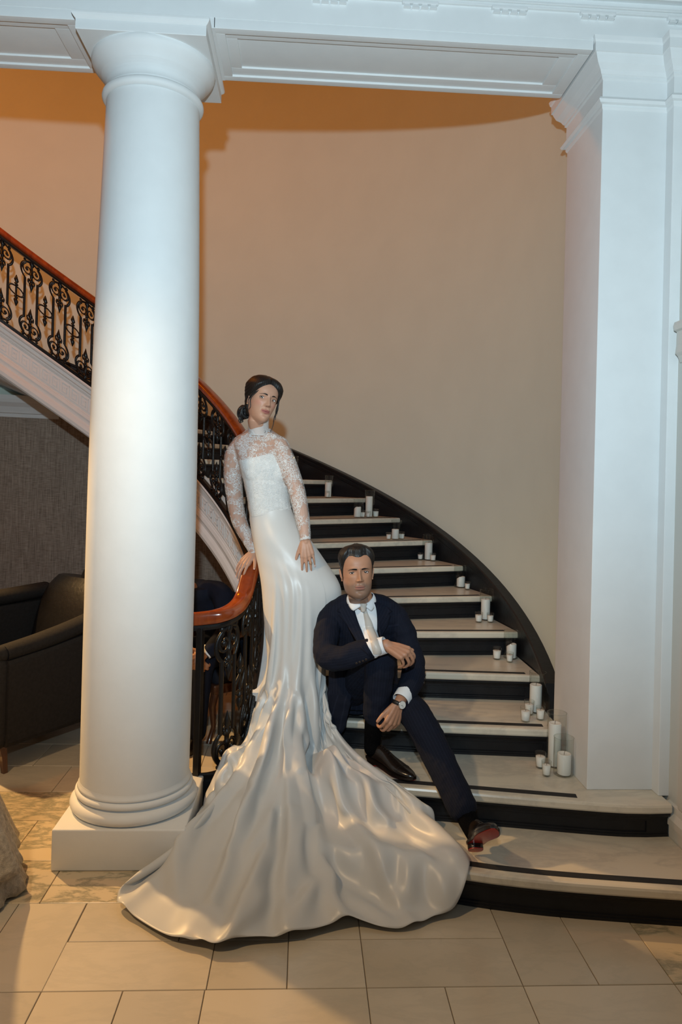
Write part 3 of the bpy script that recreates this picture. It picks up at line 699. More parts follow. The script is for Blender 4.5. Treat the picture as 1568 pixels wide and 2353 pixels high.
    def con(A, B, wa, wb, rest, k):
        d = B-A; l = np.sqrt(np.einsum('ijk,ijk->ij', d, d))+1e-9; sm = wa+wb; sm[sm == 0] = 1; return d*(k*(l-rest)/(l*sm))[..., None]
    Wr, Wr3 = np.roll(W, -1, 1), np.roll(W, -3, 1)
    wave = (.004+.012*np.maximum(0, np.sin(TH*13+2*np.sin(TH*5)))).astype(np.float32)
    for st in range(STEPS):
        Vv *= .96; Vv[..., 2] -= 9.8*dt*.25; Vv[pin] = 0; Y = X+Vv*dt
        for it in range(ITER):
            Cc = np.zeros_like(X)
            a = con(Y, np.roll(Y, -1, 1), W, Wr, rc, 1.0); Cc += a*W[..., None]; Cc -= np.roll(a, 1, 1)*W[..., None]
            a = con(Y[:-1], Y[1:], W[:-1], W[1:], rl, 1.0); Cc[:-1] += a*W[:-1, :, None]; Cc[1:] -= a*W[1:, :, None]
            a = con(Y[:-1], np.roll(Y[1:], -1, 1), W[:-1], Wr[1:], rd, .35); Cc[:-1] += a*W[:-1, :, None]; Cc[1:] -= np.roll(a, 1, 1)*W[1:, :, None]
            a = con(Y[1:], np.roll(Y[:-1], -1, 1), W[1:], Wr[:-1], rd, .35); Cc[1:] += a*W[1:, :, None]; Cc[:-1] -= np.roll(a, 1, 1)*W[:-1, :, None]
            a = con(Y, np.roll(Y, -3, 1), W, Wr3, rc3, .33); Cc += a*W[..., None]; Cc -= np.roll(a, 3, 1)*W[..., None]
            a = con(Y[:-3], Y[3:], W[:-3], W[3:], rl3, .33); Cc[:-3] += a*W[:-3, :, None]; Cc[3:] -= a*W[3:, :, None]
            Y = Y+Cc*np.float32(.30)
            Y[-1, :, :2] += (P0[:, :2]-Y[-1, :, :2])*.4; Y[-1, :, 2] += (ramp_(Y[-1, :, 0], Y[-1, :, 1])+wave-Y[-1, :, 2])*.4
            if it % 2: continue
            Y[..., 2] = np.maximum(Y[..., 2], ramp_(Y[..., 0], Y[..., 1]))
            for A, B, r_ in LEG:
                ax = B-A; tp = np.clip(((Y-A)@ax)/(ax@ax), 0, 1); qv = A+tp[..., None]*ax; d = Y-qv; l = np.sqrt((d*d).sum(-1))+1e-9; m_ = (l < r_) & (~pin)
                if m_.any(): Y[m_] = qv[m_]+d[m_]/l[m_][:, None]*r_
            dx, dy = Y[..., 0]-CX, Y[..., 1]-CY; ra = np.hypot(dx, dy); an = np.degrees(np.arctan2(dy, dx)); lim = np.where(an > -9, 1.755, 1.755-.185*np.clip((-9-an)/14.5, 0, 1)); m_ = (ra < lim) & (an > -24) & (~pin)
            Y[m_, 0] = CX+dx[m_]*lim[m_]/ra[m_]; Y[m_, 1] = CY+dy[m_]*lim[m_]/ra[m_]
            m_ = (Y[..., 0] < -.455) & (Y[..., 1] > 3.03) & (Y[..., 1] < 3.6); Y[m_, 0] = -.455
        Vn = (Y-X)/dt; on = Y[..., 2] <= ramp_(Y[..., 0], Y[..., 1])+.0015; Vn[on] *= np.array([.25, .25, .5], np.float32); Vn[pin] = 0
        sp = np.linalg.norm(Vn, axis=-1, keepdims=True); Vv = Vn*np.minimum(1, 1.5/np.maximum(sp, 1e-9)); X = Y
    X = X.astype(float)
    def soften(X, n):
        for _ in range(n):
            S = X.copy(); S[1:-1] = (X[:-2]+X[2:]+2*X[1:-1])/4; S = (np.roll(S, 1, 1)+np.roll(S, -1, 1)+2*S)/4; S[:3] = X[:3]; S[-1] = (np.roll(X[-1], 1, 0)+np.roll(X[-1], -1, 0)+2*X[-1])/4; X = S
        return X
    for _ in range(14):     # ease the break where the underskirt begins
        S = X.copy(); S[1:-1] = (X[:-2]+X[2:]+2*X[1:-1])/4; wt = np.clip(1-np.abs(np.arange(NR)-T0-2)/12., 0, 1)[:, None, None]; X = X*(1-wt)+S*wt
    X = soften(X, 2); Xs = soften(X, 4)
    N = np.cross(np.roll(Xs, -1, 1)-np.roll(Xs, 1, 1), np.gradient(Xs, axis=0)); N /= np.linalg.norm(N, axis=-1, keepdims=True)+1e-9
    N *= np.sign((N[..., :2]*(Xs[..., :2]-O)).sum(-1)+N[..., 2]*.6)[..., None]
    deg = np.degrees(TH); arc = np.cumsum(np.linalg.norm(np.diff(X, axis=0, prepend=X[:1]), axis=-1), axis=0); cumc = np.cumsum(ln(X, np.roll(X, 1, 1)), axis=1); D = np.zeros((NR, NC))
    for q, (t0, a, wd, s0, tw) in enumerate(PRESSED):
        for i in range(NR):
            am = arc[i].mean(); cc = t0+tw*(am-.6)+1.1*math.sin(am*4+q*1.9); j = int(np.argmin(np.abs((deg-cc+180) % 360-180))); d = cumc[i]-cumc[i, j]; tot = cumc[i, -1]; d = (d+tot/2) % tot-tot/2; sj = arc[i, j]
            if sj < s0-.22: continue
            env = sstep(s0-.22, s0+.38, sj)*min(1, max(.62, (arc[-1, j]-sj)/.10))*(.30+.70*min(1, max(0, (sj-.70)/.45))); wq = .82*wd*(.55+.6*min(1, max(0, (sj-.5)/.6))); side = 1 if q % 2 else -1
            D[i] += 1.25*a*env*(np.exp(-(np.abs(d)/wq)**1.7)-.55*np.exp(-(np.abs(d-side*1.7*wq)/(.9*wq))**2))
    X = X+N*D[..., None]
    rg = np.random.RandomState(11)
    for q in range(9):     # short cross creases where the cloth breaks
        t0, s0, Lc, an, a = rg.uniform(-150, -35), rg.uniform(.95, 1.5), rg.uniform(.06, .14), rg.uniform(-1.1, 1.1), rg.uniform(.006, .013)
        j = int(np.argmin(np.abs(deg-t0))); i = int(np.argmin(np.abs(arc[:, j]-s0)))
        if i >= NR-4: continue
        dd = X[..., :2]-X[i, j, :2]; e = np.array([math.cos(R_(t0)+an), math.sin(R_(t0)+an)]); al = dd@e; pe = dd@np.array([-e[1], e[0]])
        X = X+N*((X[..., 2] < .45)*a*np.exp(-(al/Lc)**2)*(np.exp(-(pe/.016)**2)-.5*np.exp(-((pe-.03)/.018)**2)))[..., None]
    # pull wrinkles across the hip, from the left hip to the knee
    fw = np.exp(-(wrapd(TH+1.7)/1.0)**2)[None]; xx, zz = X[..., 0], X[..., 2]
    X = X+N*(fw*(.0042*np.exp(-((zz-1.20)/.12)**2)*np.sin((zz+.42*xx)*62+2*np.sin(xx*9))+.0028*np.exp(-((zz-1.38)/.07)**2)*np.sin((zz-.5*xx)*70)))[..., None]
    # the fold gathered beside the seated man's foot
    dx, dy = X[..., 0]-.165, X[..., 1]-3.33; rm = np.clip((np.arange(NR)-T0)/10., 0, 1)[:, None]
    X[..., 2] += rm*(.085*np.exp(-(dx/.055)**2-(dy/.11)**2)+.035*np.exp(-((dx-.02)/.03)**2-((dy+.12)/.05)**2))
    X = soften(X, 1)*.6+X*.4; g_ = dil(X[..., 0], X[..., 1], .008)+.004; lo = (np.arange(NR) >= T0)[:, None]
    X[..., 2] = np.where(lo, np.maximum(X[..., 2], g_), X[..., 2])
    return X
# ================================================================== PEOPLE: shared builders
def V(*a): return Vector(a)
def limb(b, pts, n=18, m=14, flat=1.0, up=None):
    """tapered round limb through (x,y,z,r) points"""
    q = catmull(pts, n)
    b.tube([Vector(p[:3]) for p in q], [max(.002, p[3]) for p in q], m, caps=False, up=up, flat=flat)
    b.sphere(q[0][:3], q[0][3]*.995, m, 8); b.sphere(q[-1][:3], q[-1][3]*.995, m, 8)
def trunk(b, rows, n=30, m=28, p=2.3):
    """rows: x,y,z, half width, half depth, turn (deg)"""
    q = catmull(rows, n); rings = []
    for x, y, z, hx, hy, tw in q:
        ring = []
        for j in range(m):
            t = 2*PI*j/m; c, s = math.cos(t), math.sin(t)
            u = hx*math.copysign(abs(c)**(2/p), c); v = hy*math.copysign(abs(s)**(2/p), s); a = R_(tw)
            ring.append((x+u*math.cos(a)-v*math.sin(a), y+u*math.sin(a)+v*math.cos(a), z))
        rings.append(ring)
    b.loft(rings, True, True, 0, True)
def fused(b, voxel=.004, smooth=3, fac=.5):
    """one continuous skin around all the shapes in b"""
    me = b.mesh('tmp', None); o = bpy.data.objects.new('tmp', me); col.objects.link(o)
    r = o.modifiers.new('r', 'REMESH'); r.mode = 'VOXEL'; r.voxel_size = voxel
    if smooth:
        s = o.modifiers.new('s', 'SMOOTH'); s.factor = fac; s.iterations = smooth
    bpy.context.view_layer.update()
    dg = bpy.context.evaluated_depsgraph_get(); ev = o.evaluated_get(dg); em = ev.to_mesh()
    n = len(em.vertices); co = np.empty(n*3); em.vertices.foreach_get('co', co); co = co.reshape(-1, 3)
    faces = [tuple(p.vertices) for p in em.polygons]
    ev.to_mesh_clear(); bpy.data.objects.remove(o); bpy.data.meshes.remove(me)
    return co, faces
def nrm(co, faces):
    f = np.array([q[:3] for q in faces]); a, b_, c = co[f[:, 0]], co[f[:, 1]], co[f[:, 2]]
    fn = np.cross(b_-a, c-a); N = np.zeros_like(co)
    for i in range(3): np.add.at(N, f[:, i], fn)
    return N/np.maximum(1e-12, np.linalg.norm(N, axis=1))[:, None]
def wrinkle(co, faces, amp, scale, seed=0.0, stretch=(1, 1, 1)):
    N = nrm(co, faces)
    d = np.array([noise.noise(Vector((p[0]*scale*stretch[0]+seed, p[1]*scale*stretch[1], p[2]*scale*stretch[2]))) for p in co])
    return co+N*(d*amp)[:, None]
def hand(b, W, d, n, s, sc=1.0, curl=(25, 30, 20), spread=4, thumb=(.55, .75, -.25), tcurl=12, curls=None):
    W = Vector(W); d = Vector(d).normalized(); n = Vector(n); n = (n-d*n.dot(d)).normalized(); s0 = Vector(s)
    s = d.cross(n); s = s if s.dot(s0) > 0 else -s
    tips = []
    F_ = [(.031, .090, (.043, .026, .022), .0088, 1.0), (.0105, .095, (.047, .030, .023), .0090, .3), (-.0105, .090, (.043, .028, .023), .0086, -.4), (-.030, .080, (.034, .020, .019), .0076, -1.2)]
    for i, (so, ko, ph, r, sp) in enumerate(F_):
        K = W+d*ko*sc+s*so*sc+n*(.003-.0025*abs(i-1.3))*sc
        st = W+d*.004*sc+s*so*.42*sc
        b.tube([st, st.lerp(K, .5)+n*.002*sc, K], [.0125*sc, .0128*sc, .0112*sc], 10, caps=False)
        b.sphere(K, .0112*sc, 10, 8); b.sphere(st, .0125*sc, 10, 8)
        b.tube([st-n*.008*sc, K-n*.008*sc-d*.010*sc], [.011*sc, .0095*sc], 10); b.sphere(K-n*.008*sc-d*.010*sc, .0095*sc, 10, 8)
        cu = curls[i] if curls else curl
        fd = (d*math.cos(R_(spread*sp))+s*math.sin(R_(spread*sp))).normalized(); nn = (n-fd*n.dot(fd)).normalized()
        p = K.copy(); ang = 0; path = [p.copy()]; rad = [r*1.08*sc]
        for L, c in zip(ph, cu):
            ang += c; dd = fd*math.cos(R_(ang))-nn*math.sin(R_(ang)); p = p+dd*L*sc; path.append(p.copy()); rad.append(r*(1.0-.12*len(rad))*sc)
        q = catmull([(*a, r_) for a, r_ in zip(path, rad)], 14)
        b.tube([Vector(x[:3]) for x in q], [x[3] for x in q], 10, caps=False); b.sphere(q[0][:3], q[0][3], 10, 8); b.sphere(q[-1][:3], q[-1][3], 10, 8)
        tn = (nn*math.cos(R_(ang))+fd*math.sin(R_(ang))).normalized()
        tips.append((p.copy(), dd.copy(), tn, r*.62*sc))
    B0 = W+d*.018*sc+s*.020*sc-n*.006*sc; td = (d*thumb[0]+s*thumb[1]+n*thumb[2]).normalized()
    ax = td.cross(n).normalized(); path = [B0]; rad = [.0140*sc, .0112*sc, .0098*sc, .0080*sc]; p = B0.copy()
    bend = (d-td*d.dot(td)).normalized(); a2 = 0
    for L in (.042, .031, .025):
        dd = td*math.cos(R_(a2))+bend*math.sin(R_(a2)); p = p+dd*L*sc; path.append(p.copy()); a2 += tcurl
    q = catmull([(*a, r_) for a, r_ in zip(path, rad)], 12)
    b.tube([Vector(x[:3]) for x in q], [x[3] for x in q], 10, caps=False); b.sphere(q[0][:3], q[0][3], 10, 8); b.sphere(q[-1][:3], q[-1][3], 10, 8)
    tips.append((p.copy(), dd.copy(), (n+s*.5).normalized(), .0062*sc))
    # heel of the hand
    b.sphere(W+d*.012*sc-n*.002*sc, .0205*sc, 12, 8); b.sphere(W+d*.040*sc-n*.006*sc, .0200*sc, 12, 8)
    b.sphere(W+d*.035*sc+s*.016*sc-n*.008*sc, .0150*sc, 12, 8)
    return tips
def gs(x, c, s): return np.exp(-((x-c)/s)**2)
def head_grid(Hh=.225, wide=1.0, jaw=1.0, nose=1.0, lips=1.0, brow=1.0, chin=1.0, neck=1.0, smile=.3, rows=165, cols=150):
    """head and neck in local axes: -Y is the face, Z up, origin half way up; returns verts, faces, t, x"""
    # t, half width, front, back of skull and jaw
    T = [(-.30, .003, .003, .003), (-.07, .003, .003, .003), (-.045, .010, .046, .004), (-.02, .021, .072, .008), (.0, .0285, .0805, .012), (.03, .0375, .0855, .018), (.06, .0440, .0870, .024), (.12, .0520, .0878, .036), (.20, .0590, .0880, .058),
         (.30, .0650, .0885, .082), (.42, .0702, .0895, .093), (.54, .0725, .0895, .098), (.64, .0745, .0915, .100), (.74, .0755, .0895, .100), (.83, .0725, .080, .094), (.90, .0635, .0655, .080), (.95, .0505, .050, .063), (.985, .0295, .029, .037), (1.0, .006, .006, .007)]
    A = np.array(T); tt = np.linspace(-.50, 1.0, rows)
    tt = np.concatenate([np.linspace(-.30, -.05, 26), np.linspace(-.04, .68, rows-62), np.linspace(.69, .93, 20), np.linspace(.94, 1.0, 16)])
    def ci(k):
        # smooth interpolation
        x, y = A[:, 0], A[:, k]; m_ = np.gradient(y, x); i = np.clip(np.searchsorted(x, tt, side='right')-1, 0, len(x)-2); h = x[i+1]-x[i]; u = (tt-x[i])/h
        return (2*u**3-3*u*u+1)*y[i]+(u**3-2*u*u+u)*h*m_[i]+(-2*u**3+3*u*u)*y[i+1]+(u**3-u*u)*h*m_[i+1]
    w_, f_, b_ = np.maximum(.002, ci(1))*wide, np.maximum(.002, ci(2)), np.maximum(.002, ci(3))
    w_ = w_*(1+(jaw-1)*np.clip(1-tt/.4, 0, 1)*(tt > -.06))
    q = np.linspace(-1, 1, cols, endpoint=False)+1/cols; az = PI*np.sign(q)*np.abs(q)**1.5
    t = tt[:, None]+0*az[None]; a = az[None]+0*tt[:, None]
    ca, sa = np.cos(a), np.sin(a)
    def polar(w3, f3, b3, p=2.3):
        dep = np.where(ca > 0, f3, b3); return (np.abs(sa/w3)**p+np.abs(ca/dep)**p)**(-1/p)
    Rj = polar(w_[:, None], f_[:, None], b_[:, None])
    nk = np.clip((t+.30)/.30, 0, 1); Rn = polar((.0545-.0045*nk)*neck, .032-.004*nk, .066-.002*nk, 2.1)*np.clip((.42-t)/.10, .05, 1)
    h_ = np.clip(.5+.5*(Rj-Rn)/.007, 0, 1); RR = Rn*(1-h_)+Rj*h_+.007*h_*(1-h_)
    X = RR*sa; Y = -RR*ca
    Z = (t-.5)*Hh
    fr = np.clip(ca*1.6, 0, 1)**1.0
    d = np.zeros_like(X)
    # nose
    up = np.clip((.60-t)/(.60-.375), 0, 1); amp = (.0025+.0205*up**1.15)*nose; fall = 1/(1+np.exp(-(t-.343)/.0085)); top = 1/(1+np.exp((t-.60)/.02))
    sg = .0058+.0042*up
    d += amp*fall*top*np.exp(-(np.abs(X)/sg)**2.2)
    for s in (-1, 1):
        d += .0085*nose*np.exp(-((X-s*.0125)/.0058)**2-((t-.358)/.022)**2)
        d -= .0085*np.exp(-((X-s*.0305)/.0165)**2-((t-.525)/.048)**2)      # sockets
        d -= .0040*np.exp(-((X-s*.0150)/.0060)**2-((t-.540)/.035)**2)      # by the bridge
        d += .0042*brow*np.exp(-((X-s*.026)/.022)**2-((t-.612)/.030)**2)   # brow
        d += .0035*np.exp(-((X-s*.047)/.016)**2-((t-.42)/.06)**2)         # cheekbone
        d -= .0022*np.exp(-((X-s*.036)/.012)**2-((t-.25)/.07)**2)         # hollow
        d -= .0014*np.exp(-((np.abs(X)-(.020+(.33-t)*.07))/.004)**2)*np.exp(-((t-.29)/.05)**2)   # fold by the mouth
    mw = np.clip(1-(np.abs(X)/.0255)**2, 0, 1); t_all = t; t = t-smile*.020*np.clip(np.abs(X)/.026, 0, 1.2)**2
    d += .0062*lips*mw*np.exp(-((t-.240-.010*(np.abs(X)<.02)*np.cos(X/.0065)*.4)/.0165)**2)
    d += .0072*lips*mw**.8*np.exp(-((t-.192)/.019)**2)
    d -= .0058*np.clip(1-(np.abs(X)/.029)**4, 0, 1)*np.exp(-((t-.2165)/.0072)**2)
    d += .0028*np.exp(-(X/.026)**2-((t-.225)/.06)**2)
    t = t_all
    d -= .0015*np.exp(-(X/.0042)**2-((t-.292)/.025)**2)
    d -= .0042*np.exp(-(X/.017)**2-((t-.140)/.024)**2)
    d += .0062*chin*np.exp(-(X/.017)**2-((t-.068)/.045)**2)
    Y = Y-d*fr
    n0, n1 = X.shape
    v = np.stack([X, Y, Z], 2).reshape(-1, 3)
    F2 = []
    for i in range(n0-1):
        for j in range(n1):
            j2 = (j+1) % n1; F2.append((i*n1+j, i*n1+j2, (i+1)*n1+j2, (i+1)*n1+j))
    F2.append(tuple(range(n1))[::-1]); F2.append(tuple((n0-1)*n1+j for j in range(n1)))
    return v, F2, t.reshape(-1), a.reshape(-1)
def ear(b, s, Hh, sc=1.0):
    """auricle in head axes, s = side"""
    x0 = s*.0665*sc
    rim = []
    for q in np.linspace(-.5, 3.9, 16):
        rim.append((x0+s*(.010+.004*math.sin(q)), .012-.017*math.cos(q)*-1*.9-.004, (.455-.5)*Hh+.026*math.sin(q)))
    b.tube(rim, [.0042]*16, 8); b.sphere((x0+s*.004, .010, (.45-.5)*Hh), .024, 12, 8, 0, .35, .62, 1.05)
    b.sphere((x0+s*.007, .000, (.455-.5)*Hh-.0245), .0062, 10, 8, 0, .6, .9, 1.1)
def head_tint(v, t, a, Hh, base, lip, stubble=0.0, blush=.0, smile=.3):
    X = v[:, 0]; c = np.tile(np.array(base), (len(v), 1)); fr = (np.cos(a) > .2)
    def mixin(m_, colr):
        nonlocal c
        c = c*(1-m_[:, None])+np.array(colr)*m_[:, None]
    if blush:
        for s in (-1, 1): mixin(blush*gs(X, s*.043, .018)*gs(t, .40, .07)*fr, (.62, .22, .17))
    if stubble:
        m_ = stubble*np.clip((.335-t)/.08, 0, 1)*np.clip((t+.12)/.06, 0, 1)*(np.cos(a) > -.25)
        m_ *= 1-.55*gs(X, 0, .020)*gs(t, .335, .03)
        m_ *= 1-.65*np.exp(-((np.abs(X)-.045)/.016)**2-((t-.335)/.06)**2)
        mixin(np.clip(m_, 0, 1), (.17, .115, .085))
    # shade painted into the lids and eye sockets
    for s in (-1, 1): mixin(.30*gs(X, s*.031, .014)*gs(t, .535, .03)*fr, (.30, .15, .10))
    edge = .0255-.0002; t_all = t; t = t-smile*.020*np.clip(np.abs(X)/.026, 0, 1.2)**2
    lipm = np.clip((1-(np.abs(X)/edge)**2.2)*2.2, 0, 1)*(np.clip((.262+.004*np.cos(X/.0062)-.35*np.abs(X)-t)/.008, 0, 1))*np.clip((t-(.164+.9*np.abs(X)*.9))/.008, 0, 1)*fr
    mixin(np.clip(lipm, 0, 1)*.85, lip)
    mixin(.75*np.exp(-((t-.2165)/.0045)**2)*np.clip(1-(np.abs(X)/.026)**4, 0, 1)*fr, (.10, .035, .03))
    t = t_all
    for s in (-1, 1): mixin(.8*np.exp(-((X-s*.0068)/.0034)**2-((t-.340)/.008)**2)*fr, (.07, .025, .018))
    return c
M['skin'] = None
def skin_mat(name, rough=.48):
    mt = mat(name, (.5, .3, .2), rough, .4); at = nd(mt, 'ShaderNodeAttribute', attribute_name='tint'); lk(mt, at.outputs['Color'], bsdf(mt).inputs['Base Color'])
    v = coords(mt); n = nd(mt, 'ShaderNodeTexNoise', Scale=420.0, Detail=2.0); lk(mt, v, n.inputs['Vector']); bump(mt, n.outputs['Fac'], .06, .001)
    return mt
M['skin'] = skin_mat('skin')
def hair_mat(name, c, rough=.36):
    mt = mat(name, c, rough, .5)
    v = coords(mt, 'UV'); return mt
M['hair'] = mat('black_hair', (.010, .0085, .008), .46, .4)
hv_ = coords(M['hair'], 'Object', (1, 1, .25)); hn = nd(M['hair'], 'ShaderNodeTexNoise', Scale=260.0, Detail=2.0); lk(M['hair'], hv_, hn.inputs['Vector']); bump(M['hair'], hn.outputs['Fac'], .5, .002)
M['eyewhite'] = mat('eye_white', (.62, .58, .55), .25)
M['iris'] = mat('dark_iris', (.035, .022, .015), .15)
M['pupil'] = mat('pupil', (.004, .004, .004), .08)
M['lash'] = mat('lashes', (.008, .006, .005), .6)
M['lid'] = mat('eyelid_skin', (.36, .19, .125), .5)
M['catch'] = mat('lid_rim', (.45, .25, .19), .4)
def eye_part(hv, hf, s, Hh, HM, look, lidc, sc=1.0, open_=1.0, te=.522, xe=.0312):
    """eyeball + lids in head axes, then moved by HM"""
    bv = BVHTree.FromPolygons([tuple(p) for p in hv], [f for f in hf if len(f) == 4])
    x, z = s*xe, (te-.5)*Hh
    hit = bv.ray_cast(Vector((x, -.3, z)), Vector((0, 1, 0)))[0]
    r = .0122*sc; c = Vector((x, hit.y+r-.0046, z)); b = MB()
    L = Vector(look).normalized()
    e1 = L.cross(Vector((0, 0, 1))).normalized(); e2 = e1.cross(L)
    ringsA = [0.0, .10, .19, .20, .30, .44, .45, .7, 1.0, 1.35]
    rings = []
    for q in ringsA:
        rr = max(q, .002); rings.append([c+L*r*math.cos(rr)+(e1*math.cos(u)+e2*math.sin(u))*r*math.sin(rr) for u in np.linspace(0, 2*PI, 20, endpoint=False)])
    for i in range(len(rings)-1):
        mi = 2 if ringsA[i+1] <= .19 else (1 if ringsA[i+1] <= .44 else 0)
        b.loft(rings[i:i+2], True, False, mi, True)
    b.add(rings[0], [tuple(range(20))], 2)
    # lids: caps of a slightly larger ball, almond opening
    al = np.linspace(-66, 66, 23); R2 = r*1.07
    upl = lambda a: (19*open_)*(1-min(1, abs((a+4*s)/63))**2.2)+3*s*a/60-2
    lol = lambda a: -13*open_*(1-min(1, abs((a-2*s)/63))**2.0)+3*s*a/60-2
    P = lambda a, e, rad: c+Vector((math.sin(R_(a))*math.cos(R_(e)), -math.cos(R_(a))*math.cos(R_(e)), math.sin(R_(e))))*rad
    b.loft([[P(a, upl(a)+(78-upl(a))*t_, R2*(1+.02*math.sin(t_*PI))) for a in al] for t_ in np.linspace(0, 1, 7)], False, False, 3, True)
    b.loft([[P(a, lol(a)+(-78-lol(a))*t_, R2) for a in al] for t_ in np.linspace(0, 1, 6)], False, False, 3, True)
    b.loft([[P(a, upl(a)+e, R2+dr) for a in al] for e, dr in ((-1.5, .0), (-3.2, .0013), (1.5, .0016), (5.5, .0004))], False, False, 4, True)
    b.loft([[P(a, lol(a)+e, R2*1.003+dr) for a in al] for e, dr in ((.6, 0), (-1.6, .0003))], False, False, 5, True)
    b.v = [tuple(HM @ Vector(p)) for p in b.v]
    return b
def brow_part(hv, hf, s, Hh, HM, t0=.575, t1=.615, t2=.585, x0=.012, x1=.052, th=.0042):
    bv = BVHTree.FromPolygons([tuple(p) for p in hv], [f for f in hf if len(f) == 4]); b = MB(); rings = []
    for q in np.linspace(0, 1, 14):
        x = s*(x0+(x1-x0)*q); tc = t0*(1-q)**2+2*q*(1-q)*(t1*1.02)+t2*q*q
        hh = th*(.75+.6*math.sin(PI*min(1, q*1.4+.15)))*(1-.78*q**2.2)
        row_ = []
        for e in (-1, -.4, .4, 1):
            z = (tc-.5)*Hh+e*hh*.5; h_ = bv.ray_cast(Vector((x, -.3, z)), Vector((0, 1, 0)))[0]
            row_.append(HM @ (h_+Vector((0, -.0006-.0016*(1-e*e), 0))))
        rings.append(row_)
    b.loft(rings, False, False, 0, True); return b
def head_matrix(loc, yaw_=0, pitch_=0, roll_=0, sc=1.0):
    return Matrix.Translation(loc) @ Matrix.Rotation(R_(yaw_), 4, 'Z') @ Matrix.Rotation(R_(roll_), 4, 'Y') @ Matrix.Rotation(R_(pitch_), 4, 'X') @ Matrix.Scale(sc, 4)
def skin_mesh(name, shells, tint_default):
    """shells: list of (co, faces, tint or None) joined into one mesh with a tint attribute"""
    vv, ff, tt = [], [], []
    for co, fa, ti in shells:
        o_ = sum(len(x) for x in vv); vv.append(np.asarray(co)); ff += [tuple(i+o_ for i in f) for f in fa]
        tt.append(ti if ti is not None else np.tile(np.array(tint_default), (len(co), 1)))
    co = np.vstack(vv); ti = np.vstack(tt)
    me = mesh(name, co, ff, M['skin'], True)
    at = me.color_attributes.new('tint', 'FLOAT_COLOR', 'POINT')
    at.data.foreach_set('color', np.hstack([ti, np.ones((len(ti), 1))]).astype(np.float32).ravel())
    return me
def neck_blend(HM, v, t, NM):
    w_ = np.clip((-t-.02)/.15, 0, 1); w_ = w_*w_*(3-2*w_)
    return np.array([tuple((HM @ Vector(p))*(1-q)+(NM @ Vector(p))*q) for p, q in zip(v, w_)])
def xf(HM, v): return np.array([tuple(HM @ Vector(p)) for p in v])
def hair_cap(v, faces_n, t, a, Hh, line, thick, HM, cols=150, streak=.0016, part=None):
    """shell over the scalp where t is above line(a)"""
    n1 = cols; n0 = len(t)//n1
    tg = t.reshape(n0, n1); ag = a.reshape(n0, n1); P = v.reshape(n0, n1, 3).copy()
    L = np.array([line(x) for x in ag[0]])
    out = P.copy(); c = np.array([0, .01, .05])
    dirs = P-c; dirs /= np.linalg.norm(dirs, axis=2)[..., None]
    m_ = np.clip((tg-L[None])/.11, 0, 1); m_ = m_*m_*(3-2*m_); lift = .0016+m_*np.vectorize(thick)(tg, ag)-np.clip((L[None]-tg)/.02, 0, 1)*.006
    st = streak*np.sin(ag*58+6*np.sin(tg*9))*(.25+.75*m_)*np.clip((.965-tg)/.05, 0, 1)
    out = P+dirs*(lift+st)[..., None]
    idx = {}; vs = []; fs = []
    keep = tg >= (L[None]-.03)
    for i in range(n0-1):
        for j in range(n1):
            j2 = (j+1) % n1
            if keep[i, j] and keep[i, j2] and keep[i+1, j] and keep[i+1, j2]:
                f = []
                for (p, q) in ((i, j), (i, j2), (i+1, j2), (i+1, j)):
                    if (p, q) not in idx: idx[(p, q)] = len(vs); vs.append(tuple(HM @ Vector(out[p, q])))
                    f.append(idx[(p, q)])
                fs.append(tuple(f))
    top = [idx[(n0-1, j)] for j in range(n1) if (n0-1, j) in idx]
    if len(top) > 2: fs.append(tuple(top))
    return vs, fs
# ================================================================== BRIDE
SKB = (.50, .285, .195)
bride = empty('person', (-.05, 3.72, .45))
tag(bride, 'woman in a white satin skirt and lace top leaning on the handrail', 'person')
HB = .222
hv, hf, ht, ha = head_grid(HB, .955, .94, 1.16, 1.15, .55, .85, .84, .9)
HMb = head_matrix((-.230, 3.685, 2.074), 27, 2, 12, 1.0)
NMb = Matrix.Translation((-.244, 3.730, 2.035)) @ Matrix.Rotation(R_(8), 4, 'Z') @ Matrix.Scale(.97, 4)
